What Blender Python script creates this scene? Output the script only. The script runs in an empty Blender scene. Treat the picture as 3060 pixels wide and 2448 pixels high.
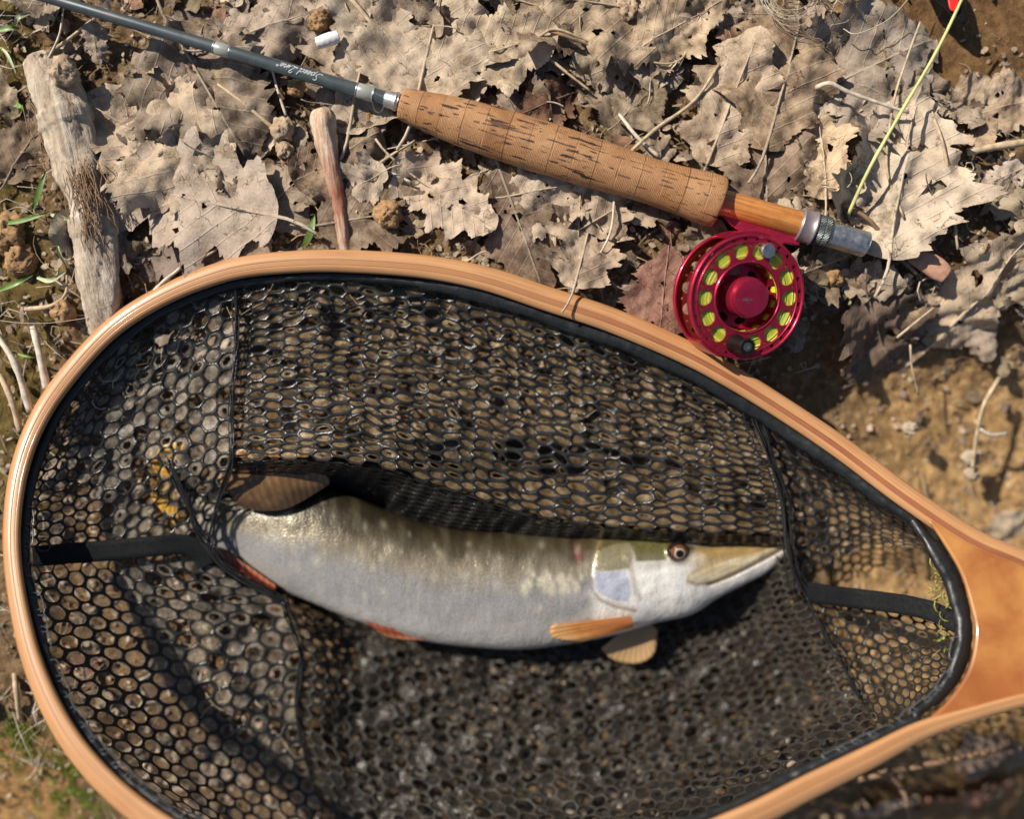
import bpy, math, random
import numpy as np
from mathutils import Vector, Matrix, noise
from mathutils.geometry import delaunay_2d_cdt
R = math.radians
rnd = random.Random(7)
SC = bpy.context.scene
COL = SC.collection
# ------------------------------------------------------------------ camera, light
H = 620.0            # camera height in mm above the upper bank
K = 0.21             # mm per photo pixel on the bank
cam = bpy.data.cameras.new('camera'); co = bpy.data.objects.new('camera', cam); COL.objects.link(co)
co.location = (0, 0, H/1000); co.rotation_euler = (0, 0, 0)
cam.sensor_width = 36; cam.lens = 36*H/(3060*K)
cam.clip_start = 0.02; cam.clip_end = 200
cam.dof.use_dof = True; cam.dof.focus_distance = (H-19)/1000; cam.dof.aperture_fstop = 1.35
SC.camera = co
SUN_EL = R(43); SX, SY = -0.83, 0.56          # horizontal direction towards the sun
world = bpy.data.worlds.new('World'); SC.world = world; world.use_nodes = True
wn = world.node_tree.nodes; wl = world.node_tree.links
sky = wn.new('ShaderNodeTexSky'); sky.sky_type = 'NISHITA'; sky.sun_disc = False
sky.sun_elevation = SUN_EL; sky.sun_rotation = math.atan2(SX, SY)
wl.new(sky.outputs[0], wn['Background'].inputs[0]); wn['Background'].inputs[1].default_value = 0.062
sun = bpy.data.lights.new('sun', 'SUN'); so = bpy.data.objects.new('sun', sun); COL.objects.link(so)
sun.energy = 4.8; sun.angle = R(0.53); sun.color = (1.0, 0.92, 0.80)
tosun = Vector((SX*math.cos(SUN_EL), SY*math.cos(SUN_EL), math.sin(SUN_EL)))
so.rotation_euler = tosun.to_track_quat('Z', 'Y').to_euler(); so.location = tosun*3
SC.view_settings.view_transform = 'Standard'; SC.view_settings.look = 'None'
SC.view_settings.gamma = 1; SC.view_settings.exposure = 0.30
SC.cycles.max_bounces = 6; SC.cycles.transparent_max_bounces = 16

# ------------------------------------------------------------------ helpers
def P(px, py, z=0.0):
    f = (H-z)/H*K
    return Vector(((px-1530)*f, -(py-1224)*f, z))/1000
def sm(a, b, x):
    t = min(1.0, max(0.0, (x-a)/(b-a))); return t*t*(3-2*t)
def tag(o, label=None, cat=None, group=None, kind=None):
    if label: o['label'] = label
    if cat: o['category'] = cat
    if group: o['group'] = group
    if kind: o['kind'] = kind
    return o
def empty(name, loc, label=None, cat=None, group=None):
    o = bpy.data.objects.new(name, None); COL.objects.link(o); o.location = loc
    o.empty_display_size = 0.01
    return tag(o, label, cat, group)
def mesh(name, V, F, mat, parent=None, smooth=True, mw=None):
    me = bpy.data.meshes.new(name); me.from_pydata([tuple(v) for v in V], [], F)
    if mat: me.materials.append(mat)
    if smooth: me.polygons.foreach_set('use_smooth', [True]*len(me.polygons))
    me.update()
    o = bpy.data.objects.new(name, me); COL.objects.link(o)
    if mw is not None: o.matrix_world = mw
    if parent:
        o.parent = parent
        o.matrix_parent_inverse = Matrix.Translation(parent.location).inverted() if parent.type == 'EMPTY' and parent.parent is None else Matrix.Identity(4)
    return o
def recenter(o, p):
    """put the object's origin at p (world) without moving its mesh"""
    o.data.transform(Matrix.Translation(-Vector(p))); o.location = p
def setcol(o, cols, name='tint'):
    a = o.data.color_attributes.new(name, 'FLOAT_COLOR', 'POINT')
    a.data.foreach_set('color', np.asarray(cols, dtype=np.float32).ravel())
def spline(pts, n):
    """Catmull-Rom through pts (tuples of any length), n samples spread by arc length"""
    p = [np.array(q, float) for q in pts]
    if len(p) == 2: return [p[0]+(p[1]-p[0])*i/(n-1) for i in range(n)]
    q = [2*p[0]-p[1]]+p+[2*p[-1]-p[-2]]
    out = []
    for i in range(1, len(q)-2):
        for j in range(16):
            t = j/16
            out.append(.5*((2*q[i])+(-q[i-1]+q[i+1])*t+(2*q[i-1]-5*q[i]+4*q[i+1]-q[i+2])*t*t+(-q[i-1]+3*q[i]-3*q[i+1]+q[i+2])*t**3))
    out.append(p[-1]); out = np.array(out)
    d = np.r_[0, np.cumsum(np.linalg.norm(np.diff(out[:, :2], axis=0), axis=1)+1e-9)]
    s = np.linspace(0, d[-1], n)
    return [np.array([np.interp(a, d, out[:, k]) for k in range(out.shape[1])]) for a in s]
def tube(pts, rad, n=6, V=None, F=None, caps=True, flat=1.0, jit=0.0):
    """pts world Vectors, rad metres or list"""
    V = [] if V is None else V; F = [] if F is None else F
    m = len(pts); up = Vector((0, 0, 1)); b0 = len(V)
    for i, p in enumerate(pts):
        t = (pts[min(i+1, m-1)]-pts[max(i-1, 0)])
        t = t.normalized() if t.length > 1e-9 else Vector((1, 0, 0))
        s = t.cross(up)
        s = s.normalized() if s.length > 1e-4 else Vector((1, 0, 0))
        u = s.cross(t)
        r = rad[i] if hasattr(rad, '__len__') else rad
        for k in range(n):
            a = 2*math.pi*k/n; rr = r*(1+jit*(rnd.random()-.5)) if jit else r
            V.append(p+s*math.cos(a)*rr+u*math.sin(a)*rr*flat)
    for i in range(m-1):
        for k in range(n):
            a = b0+i*n+k; b = b0+i*n+(k+1) % n
            F.append((a, b, b+n, a+n))
    if caps:
        F.append(tuple(b0+k for k in range(n))[::-1]); F.append(tuple(b0+(m-1)*n+k for k in range(n)))
    return V, F
def path(pts, n):      # photo pixels + height -> world
    return [P(*q) for q in spline(pts, n)]
def lathe(prof, seg=48, axis='X', closed=False, V=None, F=None):
    V = [] if V is None else V; F = [] if F is None else F; b0 = len(V)
    for t, r in prof:
        for k in range(seg):
            a = 2*math.pi*k/seg
            V.append(Vector((t, r*math.cos(a), r*math.sin(a))) if axis == 'X' else Vector((r*math.cos(a), r*math.sin(a), t)))
    m = len(prof)
    for i in range(m if closed else m-1):
        for k in range(seg):
            a = b0+i*seg+k; b = b0+i*seg+(k+1) % seg; i2 = ((i+1) % m)
            c = b0+i2*seg+(k+1) % seg; d = b0+i2*seg+k
            F.append((a, b, c, d))
    return V, F
def axis_frame(p0, p1):
    x = (p1-p0).normalized(); z = Vector((0, 0, 1)); y = z.cross(x).normalized(); z = x.cross(y)
    M = Matrix((x, y, z)).transposed().to_4x4(); M.translation = p0; return M
def inside(poly, x, y):
    c = False; j = len(poly)-1
    for i in range(len(poly)):
        xi, yi = poly[i][0], poly[i][1]; xj, yj = poly[j][0], poly[j][1]
        if (yi > y) != (yj > y) and x < (xj-xi)*(y-yi)/(yj-yi)+xi: c = not c
        j = i
    return c
def cdt(outer, holes=(), pts=()):
    V = []; E = []
    def loop(l):
        b = len(V)
        for q in l: V.append(Vector((q[0], q[1])))
        for i in range(len(l)): E.append((b+i, b+(i+1) % len(l)))
    loop(outer)
    for h in holes: loop(h)
    for q in pts: V.append(Vector((q[0], q[1])))
    v, e, f, *_ = delaunay_2d_cdt(V, E, [], 0, 1e-7)
    F = []
    for t in f:
        c = sum((v[i] for i in t), Vector((0, 0)))/len(t)
        if inside(outer, c.x, c.y) and not any(inside(h, c.x, c.y) for h in holes): F.append(tuple(t))
    return v, F
def circ(cx, cy, r, n=16): return [(cx+r*math.cos(2*math.pi*k/n), cy+r*math.sin(2*math.pi*k/n)) for k in range(n)]
def plate(outer, holes, z0, z1, chamfer=0.0):
    """flat plate with real holes, local XY, from z0 (top) to z1"""
    v, F = cdt(outer, holes)
    V = [Vector((p.x, p.y, z0)) for p in v]+[Vector((p.x, p.y, z1)) for p in v]; n = len(v)
    FF = [t for t in F]+[tuple(i+n for i in t[::-1]) for t in F]
    cnt = {}
    for t in F:
        for i in range(len(t)):
            cnt[(t[i], t[(i+1) % len(t)])] = 1
    for (a, b) in cnt:
        if (b, a) not in cnt: FF.append((b, a, a+n, b+n))
    return V, FF

# ------------------------------------------------------------------ materials
def newmat(name):
    m = bpy.data.materials.new(name); m.use_nodes = True
    nt = m.node_tree; b = nt.nodes['Principled BSDF']; return m, nt, b
def nd(nt, t, **k):
    n = nt.nodes.new(t)
    for a, v in k.items():
        if a.startswith('i_'):
            s = a[2:]; n.inputs[int(s) if s.isdigit() else s.replace('_', ' ')].default_value = v
        else: setattr(n, a, v)
    return n
def ramp(nt, fac, stops):
    r = nt.nodes.new('ShaderNodeValToRGB'); e = r.color_ramp.elements
    e.remove(e[1]); e[0].position = stops[0][0]; e[0].color = (*stops[0][1], 1)
    for p, c in stops[1:]: q = e.new(p); q.color = (*c, 1)
    nt.links.new(fac, r.inputs[0]); return r
def coords(nt, kind='Object', scale=(1, 1, 1)):
    t = nt.nodes.new('ShaderNodeTexCoord'); m = nt.nodes.new('ShaderNodeMapping')
    m.inputs['Scale'].default_value = scale; nt.links.new(t.outputs[kind], m.inputs[0]); return m.outputs[0]
def noi(nt, vec, scale, detail=6, rough=.6, dist=0):
    n = nd(nt, 'ShaderNodeTexNoise'); n.inputs['Scale'].default_value = scale; n.inputs['Detail'].default_value = detail
    n.inputs['Roughness'].default_value = rough; n.inputs['Distortion'].default_value = dist
    if vec is not None: nt.links.new(vec, n.inputs['Vector'])
    return n.outputs[0]
def mix(nt, fac, a, b, mode='MIX'):
    m = nt.nodes.new('ShaderNodeMix'); m.data_type = 'RGBA'; m.blend_type = mode
    for s, v in ((0, fac), (6, a), (7, b)):
        if hasattr(v, 'is_linked'): nt.links.new(v, m.inputs[s])
        else: m.inputs[s].default_value = v if s == 0 else ((*v, 1) if len(v) == 3 else v)
    return m.outputs[2]
def mth(nt, op, a, b=0.0, c=None, clamp=False):
    m = nt.nodes.new('ShaderNodeMath'); m.operation = op; m.use_clamp = clamp
    for i, v in enumerate((a, b) if c is None else (a, b, c)):
        if hasattr(v, 'is_linked'): nt.links.new(v, m.inputs[i])
        else: m.inputs[i].default_value = v
    return m.outputs[0]
def bump(nt, b, h, strength=.5, dist=.001, prev=None):
    n = nt.nodes.new('ShaderNodeBump'); n.inputs['Strength'].default_value = strength; n.inputs['Distance'].default_value = dist
    nt.links.new(h, n.inputs['Height'])
    if prev: nt.links.new(prev, n.inputs['Normal'])
    nt.links.new(n.outputs[0], b.inputs['Normal']); return n.outputs[0]
def attr(nt, name):
    a = nt.nodes.new('ShaderNodeAttribute'); a.attribute_name = name; return a
def simple(name, col, rough=.5, metal=0, var=.25, scale=300, bmp=.15, bd=.0003, coat=0, dirt=0.0):
    m, nt, b = newmat(name); v = coords(nt)
    n = noi(nt, v, scale)
    r = ramp(nt, n, [(.3, tuple(c*(1-var) for c in col)), (.7, tuple(min(1, c*(1+var)) for c in col))])
    c = r.outputs[0]
    if dirt:
        d = ramp(nt, noi(nt, v, 90, 10, .7), [(.56, (0, 0, 0)), (.68, (1, 1, 1))])
        c = mix(nt, mth(nt, 'MULTIPLY', d.outputs[0], dirt), c, (.30, .22, .14))
    nt.links.new(c, b.inputs['Base Color'])
    rr = ramp(nt, noi(nt, v, scale*.4), [(.3, (rough*.75,)*3), (.7, (min(1, rough*1.3),)*3)])
    nt.links.new(rr.outputs[0], b.inputs['Roughness']); b.inputs['Metallic'].default_value = metal
    b.inputs['Coat Weight'].default_value = coat; b.inputs['Coat Roughness'].default_value = .12
    bump(nt, b, n, bmp, bd)
    return m

# soil: colour areas come from a painted attribute (soil kinds, plus shade at lower right), the rest is noise
m, nt, b = newmat('soil'); MSOIL = m
v = coords(nt)
soil = attr(nt, 'soil')
fine = noi(nt, v, 900, 8, .72); mid = noi(nt, v, 130, 8, .65)
c1 = ramp(nt, mid, [(.25, (.085, .052, .028)), (.5, (.20, .135, .075)), (.75, (.36, .26, .155))])
c2 = mix(nt, 1.0, c1.outputs[0], soil.outputs['Color'], 'MULTIPLY')
c3 = ramp(nt, fine, [(.3, (.55, .55, .55)), (.7, (1.35, 1.3, 1.2))])
nt.links.new(mix(nt, 1.0, c2, c3.outputs[0], 'MULTIPLY'), b.inputs['Base Color'])
nt.links.new(mth(nt, 'SUBTRACT', .95, mth(nt, 'MULTIPLY', soil.outputs['Alpha'], .5)), b.inputs['Roughness'])
b.inputs['Specular IOR Level'].default_value = .35
bn = bump(nt, b, mid, .8, .004); bump(nt, b, fine, .8, .0012, bn)

def leafmat(name, stops, veincol, spec=.25):
    m, nt, b = newmat(name)
    uv = nd(nt, 'ShaderNodeUVMap'); sep = nd(nt, 'ShaderNodeSeparateXYZ'); nt.links.new(uv.outputs[0], sep.inputs[0])
    au = mth(nt, 'ABSOLUTE', mth(nt, 'SUBTRACT', sep.outputs[1], .5)); vv = sep.outputs[0]
    mid = mth(nt, 'SUBTRACT', 1, mth(nt, 'MULTIPLY', au, 90), clamp=True)
    ph = mth(nt, 'MULTIPLY', mth(nt, 'SUBTRACT', vv, mth(nt, 'MULTIPLY', au, .85)), 9)
    fr = mth(nt, 'ABSOLUTE', mth(nt, 'SUBTRACT', mth(nt, 'FRACT', ph), .5))
    lat = mth(nt, 'SUBTRACT', 1, mth(nt, 'MULTIPLY', mth(nt, 'SUBTRACT', .5, fr), 16), clamp=True)
    vein = mth(nt, 'MAXIMUM', mid, mth(nt, 'MULTIPLY', lat, .7))
    v = coords(nt)
    vo = nd(nt, 'ShaderNodeTexVoronoi', feature='DISTANCE_TO_EDGE'); vo.inputs['Scale'].default_value = 420; nt.links.new(v, vo.inputs['Vector'])
    net = mth(nt, 'SUBTRACT', 1, mth(nt, 'MULTIPLY', vo.outputs[0], 12), clamp=True)
    oi = nd(nt, 'ShaderNodeObjectInfo'); ti = attr(nt, 'tint')
    off = nd(nt, 'ShaderNodeVectorMath', operation='ADD'); nt.links.new(v, off.inputs[0]); 
    cx = nd(nt, 'ShaderNodeCombineXYZ'); nt.links.new(mth(nt, 'MULTIPLY', oi.outputs['Random'], 7), cx.inputs[0]); nt.links.new(cx.outputs[0], off.inputs[1])
    n1 = noi(nt, off.outputs[0], 55, 9, .68); n2 = noi(nt, off.outputs[0], 500, 6, .7)
    t = mth(nt, 'ADD', mth(nt, 'MULTIPLY', n1, .75), mth(nt, 'MULTIPLY', oi.outputs['Random'], .25))
    c = ramp(nt, t, stops).outputs[0]
    c = mix(nt, 1.0, c, ti.outputs['Color'], 'MULTIPLY')
    c = mix(nt, mth(nt, 'MULTIPLY', vein, .45), c, veincol)
    c = mix(nt, mth(nt, 'MULTIPLY', net, .16), c, (.10, .065, .04))
    sp = ramp(nt, noi(nt, off.outputs[0], 260, 4, .6), [(.64, (0, 0, 0)), (.70, (1, 1, 1))])      # dark specks
    c = mix(nt, mth(nt, 'MULTIPLY', sp.outputs[0], .6), c, (.05, .03, .018))
    du = ramp(nt, noi(nt, off.outputs[0], 36, 12, .75), [(.56, (0, 0, 0)), (.64, (1, 1, 1))])     # clay dust dried on
    c = mix(nt, mth(nt, 'MULTIPLY', du.outputs[0], .7), c, (.42, .30, .17))
    dv = nd(nt, 'ShaderNodeVectorMath', operation='ADD'); nt.links.new(off.outputs[0], dv.inputs[0])
    nn_ = nd(nt, 'ShaderNodeTexNoise'); nn_.inputs['Scale'].default_value = 160; nn_.inputs['Detail'].default_value = 5; nt.links.new(off.outputs[0], nn_.inputs['Vector'])
    sc2 = nd(nt, 'ShaderNodeVectorMath', operation='SCALE'); sc2.inputs['Scale'].default_value = .012; nt.links.new(nn_.outputs['Color'], sc2.inputs[0]); nt.links.new(sc2.outputs[0], dv.inputs[1])
    vc = nd(nt, 'ShaderNodeTexVoronoi', feature='DISTANCE_TO_EDGE'); vc.inputs['Scale'].default_value = 62; nt.links.new(dv.outputs[0], vc.inputs['Vector'])
    ck = mth(nt, 'MULTIPLY', mth(nt, 'SUBTRACT', 1, mth(nt, 'MULTIPLY', vc.outputs[0], 38), clamp=True), ramp(nt, noi(nt, off.outputs[0], 70, 3, .5), [(.50, (0, 0, 0)), (.58, (1, 1, 1))]).outputs[0])
    c = mix(nt, mth(nt, 'MULTIPLY', ck, .9), c, (.035, .022, .014))
    nt.links.new(c, b.inputs['Base Color']); b.inputs['Roughness'].default_value = .72
    b.inputs['Specular IOR Level'].default_value = spec
    h = mth(nt, 'ADD', mth(nt, 'MULTIPLY', vein, .6), mth(nt, 'ADD', mth(nt, 'MULTIPLY', n2, .8), mth(nt, 'MULTIPLY', mth(nt, 'ADD', n1, du.outputs[0]), .9)))
    bump(nt, b, h, .7, .0009)
    return m
MLEAF = leafmat('dry_leaf_skin', [(.33, (.12, .085, .058)), (.455, (.31, .245, .18)), (.64, (.52, .435, .345))], (.56, .47, .36))
MLEAFR = leafmat('red_leaf_skin', [(.28, (.12, .06, .04)), (.48, (.24, .13, .09)), (.68, (.36, .22, .16))], (.42, .28, .2))
MLEAFD = leafmat('dark_leaf_skin', [(.28, (.085, .062, .05)), (.48, (.17, .13, .105)), (.68, (.27, .215, .18))], (.34, .27, .2))

def fibre(name, stops, sx=30, rough=.75, bmp=.6, bd=.0006, coat=0, sc=60):
    m, nt, b = newmat(name); v = coords(nt, 'Object', (1, sx, sx))
    n = noi(nt, v, sc, 8, .6, .4); n2 = noi(nt, coords(nt), 150, 8, .7)
    t = mth(nt, 'ADD', mth(nt, 'MULTIPLY', n, .7), mth(nt, 'MULTIPLY', n2, .3))
    nt.links.new(ramp(nt, t, stops).outputs[0], b.inputs['Base Color']); b.inputs['Roughness'].default_value = rough
    b.inputs['Coat Weight'].default_value = coat; b.inputs['Coat Roughness'].default_value = .08
    bump(nt, b, t, bmp, bd); return m
MSTRAW = simple('dry_stem_skin', (.46, .35, .22), .7, var=.4, scale=200, bmp=.4)
MSTRAWP = simple('bleached_stem_skin', (.56, .48, .38), .7, var=.35, scale=200, bmp=.4)
MSTRAWD = simple('brown_stem_skin', (.26, .16, .09), .7, var=.4, scale=200, bmp=.4)
MGRASS = simple('grass_blade_skin', (.12, .20, .04), .45, var=.45, scale=120)
MGRASSP = simple('faded_grass_skin', (.38, .42, .24), .5, var=.3, scale=120)
MSTALK = simple('yellow_stalk_skin', (.58, .56, .22), .5, var=.2, scale=120)
MCRUMB = simple('clay_crumb_skin', (.27, .175, .095), .95, var=.5, scale=260, bmp=.9, bd=.0008)
MMOSS = simple('moss_skin', (.22, .30, .04), .8, var=.5, scale=300)
MBLACK = simple('black_rubber', (.014, .015, .016), .38, var=.35, scale=600, bmp=.3, bd=.0004)
MRIB = simple('black_ribbon', (.009, .010, .011), .75, var=.4, scale=900, bmp=.5, bd=.0003)
# landing net cords and the wet film that spans its cells
m, nt, b = newmat('net_cord'); MCORD = m
v = coords(nt); n = noi(nt, v, 700, 4, .6)
nt.links.new(ramp(nt, noi(nt, v, 22, 4, .6), [(.3, (.012, .013, .015)), (.7, (.035, .034, .032))]).outputs[0], b.inputs['Base Color'])
b.inputs['Roughness'].default_value = .22; b.inputs['Specular IOR Level'].default_value = .33
bump(nt, b, n, .5, .0005)
m, nt, b = newmat('cell_film'); MFILM = m
v = coords(nt); n = noi(nt, v, 260, 4, .6)
b.inputs['Base Color'].default_value = (.40, .28, .15, 1); b.inputs['Roughness'].default_value = .25; b.inputs['Specular IOR Level'].default_value = .35
nt.links.new(ramp(nt, noi(nt, v, 120, 3, .6), [(.35, (.08,)*3), (.7, (.42,)*3)]).outputs[0], b.inputs['Alpha'])
bump(nt, b, n, .7, .0012)
MFILML = MFILM.copy(); MFILML.name = 'cell_film_pale'; MFILML.node_tree.nodes['Principled BSDF'].inputs['Base Color'].default_value = (.50, .43, .34, 1)
MRIB.node_tree.nodes['Principled BSDF'].inputs['Specular IOR Level'].default_value = .15
MCORDG = simple('glint_cord', (.040, .035, .028), .6, var=.4, scale=200, bmp=.4)  # floor cords lightened; their sun glints put into the colour
# wood of the net
def netwood(name, dark, light, coat=.6, sc=14, fig=None):
    m, nt, b = newmat(name); v = coords(nt)
    g = attr(nt, 'grain')            # x runs along the bend, y across it
    mp = nd(nt, 'ShaderNodeMapping'); mp.inputs['Scale'].default_value = (1.2, 60, 1) if not fig else (1, 4, 1)
    nt.links.new(g.outputs['Vector'], mp.inputs[0])
    n = noi(nt, mp.outputs[0], sc, 6, .6); n2 = noi(nt, v, 30, 5, .6)
    t = mth(nt, 'ADD', mth(nt, 'MULTIPLY', n, .65), mth(nt, 'MULTIPLY', n2, .35))
    c = ramp(nt, t, [(.32, dark), (.66, light)]).outputs[0]
    if fig:
        f = ramp(nt, noi(nt, v, 26, 5, .55, .3), [(.40, (0, 0, 0)), (.66, (1, 1, 1))]); c = mix(nt, mth(nt, 'MULTIPLY', f.outputs[0], .5), c, fig)
    nk = ramp(nt, noi(nt, v, 420, 3, .5), [(.71, (0, 0, 0)), (.74, (1, 1, 1))])
    c = mix(nt, mth(nt, 'MULTIPLY', nk.outputs[0], .5), c, tuple(x*.35 for x in dark))
    nt.links.new(c, b.inputs['Base Color']); b.inputs['Roughness'].default_value = .42
    b.inputs['Coat Weight'].default_value = coat; b.inputs['Coat Roughness'].default_value = .13
    bump(nt, b, t, .12, .0003); return m
MPALE = netwood('pale_ash_wood', (.40, .18, .07), (.58, .31, .135))
MDARK = netwood('red_brown_wood', (.22, .065, .025), (.36, .14, .055))
_nt = MDARK.node_tree; _b = _nt.nodes['Principled BSDF']; _src = _b.inputs['Base Color'].links[0].from_socket
_g = attr(_nt, 'grain'); _s = nd(_nt, 'ShaderNodeSeparateXYZ'); _nt.links.new(_g.outputs['Vector'], _s.inputs[0])
_r = ramp(_nt, mth(_nt, 'ADD', _s.outputs[0], mth(_nt, 'MULTIPLY', noi(_nt, coords(_nt), 12, 3, .5), .1)), [(.42, (0, 0, 0)), (.72, (.62, .62, .62))])
_nt.links.new(mix(_nt, _r.outputs[0], _src, (.54, .29, .12)), _b.inputs['Base Color'])
MBURL = netwood('amber_burl_wood', (.17, .038, .008), (.36, .12, .025), 1.0, 4, (.66, .34, .09))
MSTEEL = simple('brushed_aluminium', (.58, .57, .55), .42, 1, .15, 700, .3, .0002, dirt=.3)
MMAUVE = simple('mauve_anodised_metal', (.42, .35, .35), .42, .7, .1, 500, .1)
MGUN = simple('dark_knurled_metal', (.13, .145, .14), .5, .8, .2, 500, .1)
MRED = simple('crimson_anodised_metal', (.50, .020, .062), .33, .7, .12, 250, .08, .0002, coat=.35, dirt=.22)
MREDO = simple('scarlet_anodised_metal', (.46, .04, .035), .34, .7, .12, 250, .08, .0002, coat=.3, dirt=.25)
MPIT = simple('void_shade_black', (.02, .012, .014), .5, .3)
MGRIP = simple('black_plastic', (.008, .007, .007), .4, var=.3, bmp=.3)
MREDP = simple('red_plastic', (.72, .03, .02), .35, var=.1)
MSHELL = simple('white_shell', (.78, .77, .75), .35, var=.1, scale=200, bmp=.6, bd=.0008)
MMONO = simple('nylon_line_skin', (.50, .44, .34), .25, var=.1)
MTEXT = simple('silver_lettering', (.62, .64, .64), .45, 0, .05)
MWRAP = simple('grey_thread_wrap', (.36, .37, .33), .35, .2, .12, 900, .3, .0002, coat=.5)
MBLANK = simple('slate_varnish', (.030, .043, .052), .38, 0, .25, 150, .06, .0002, coat=.3, dirt=.12)
MGRIP.node_tree.nodes['Principled BSDF'].inputs['Specular IOR Level'].default_value = .25
m, nt, b = newmat('fly_line_skin'); MLINE = m
g = attr(nt, 'tint'); nt.links.new(g.outputs[0], b.inputs['Base Color']); b.inputs['Roughness'].default_value = .4
# cork
m, nt, b = newmat('cork'); MCORK = m
v = coords(nt); vs = coords(nt, 'Object', (1, 8, 8))
n1 = noi(nt, v, 90, 10, .7); pit = noi(nt, vs, 62, 3, .55)
sepx = nd(nt, 'ShaderNodeSeparateXYZ'); nt.links.new(v, sepx.inputs[0])
seg = mth(nt, 'FRACT', mth(nt, 'ADD', mth(nt, 'DIVIDE', sepx.outputs[0], .0138), mth(nt, 'MULTIPLY', noi(nt, v, 60, 2, .5), .10)))
seam = mth(nt, 'SUBTRACT', 1, mth(nt, 'MULTIPLY', mth(nt, 'SUBTRACT', .5, mth(nt, 'ABSOLUTE', mth(nt, 'SUBTRACT', seg, .5))), 42), clamp=True)
segid = mth(nt, 'FLOOR', mth(nt, 'DIVIDE', sepx.outputs[0], .0138)); wn_ = nd(nt, 'ShaderNodeTexWhiteNoise', noise_dimensions='1D'); nt.links.new(segid, wn_.inputs['W'])
rings = nd(nt, 'ShaderNodeTexWave', wave_type='BANDS', bands_direction='X'); rings.inputs['Scale'].default_value = 330; rings.inputs['Distortion'].default_value = 3; rings.inputs['Detail'].default_value = 3; nt.links.new(v, rings.inputs[0])
c = ramp(nt, n1, [(.28, (.22, .09, .03)), (.5, (.40, .185, .065)), (.72, (.54, .29, .12))]).outputs[0]
c = mix(nt, .35, c, ramp(nt, wn_.outputs[0], [(0, (.36, .18, .085)), (1, (.60, .36, .20))]).outputs[0])
c = mix(nt, mth(nt, 'MULTIPLY', rings.outputs[0], .12), c, (.24, .12, .055))
pthr = ramp(nt, mth(nt, 'ADD', pit, mth(nt, 'MULTIPLY', noi(nt, v, 30, 5, .7), .42)), [(.845, (0, 0, 0)), (.87, (1, 1, 1))])
crk = ramp(nt, noi(nt, coords(nt, 'Object', (1, 14, 14)), 40, 2, .5), [(.655, (0, 0, 0)), (.675, (1, 1, 1))])
pm = mth(nt, 'MAXIMUM', pthr.outputs[0], mth(nt, 'MULTIPLY', crk.outputs[0], .75))
c = mix(nt, pm, c, (.035, .018, .012)); c = mix(nt, mth(nt, 'MULTIPLY', mth(nt, 'MULTIPLY', seam, noi(nt, v, 90, 3, .6)), .45), c, (.14, .06, .025))
nt.links.new(c, b.inputs['Base Color']); b.inputs['Roughness'].default_value = .62; b.inputs['Specular IOR Level'].default_value = .4
hh = mth(nt, 'SUBTRACT', mth(nt, 'MULTIPLY', n1, .3), mth(nt, 'ADD', mth(nt, 'MULTIPLY', pm, .9), mth(nt, 'ADD', mth(nt, 'MULTIPLY', seam, .25), mth(nt, 'MULTIPLY', rings.outputs[0], .12))))
bump(nt, b, hh, 1.0, .0020)
MSEAT = fibre('reel_seat_wood', [(.3, (.20, .065, .018)), (.48, (.44, .17, .04)), (.66, (.62, .28, .075))], 26, .4, .3, .0003, .5, 26)
MBARK = fibre('weathered_bark', [(.30, (.10, .07, .05)), (.40, (.33, .25, .18)), (.54, (.50, .41, .31)), (.70, (.70, .63, .54))], 5, .9, 1.0, .004, 0, 36)
MSTICK = fibre('red_stick_bark', [(.32, (.22, .08, .04)), (.46, (.46, .30, .20)), (.62, (.66, .54, .42))], 10, .8, .9, .0016, 0, 40)

_nt = MSTICK.node_tree; _b = _nt.nodes['Principled BSDF']; _src = _b.inputs['Base Color'].links[0].from_socket
_c = nd(_nt, 'ShaderNodeTexCoord'); _s = nd(_nt, 'ShaderNodeSeparateXYZ'); _nt.links.new(_c.outputs['Object'], _s.inputs[0])
_r = ramp(_nt, mth(_nt, 'ADD', _s.outputs[0], mth(_nt, 'MULTIPLY', noi(_nt, coords(_nt), 50, 4, .6), .03)), [(.045, (0, 0, 0)), (.068, (.85, .85, .85)), (.088, (.3, .3, .3))])
_nt.links.new(mix(_nt, _r.outputs[0], _src, (.26, .065, .025)), _b.inputs['Base Color'])
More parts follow.
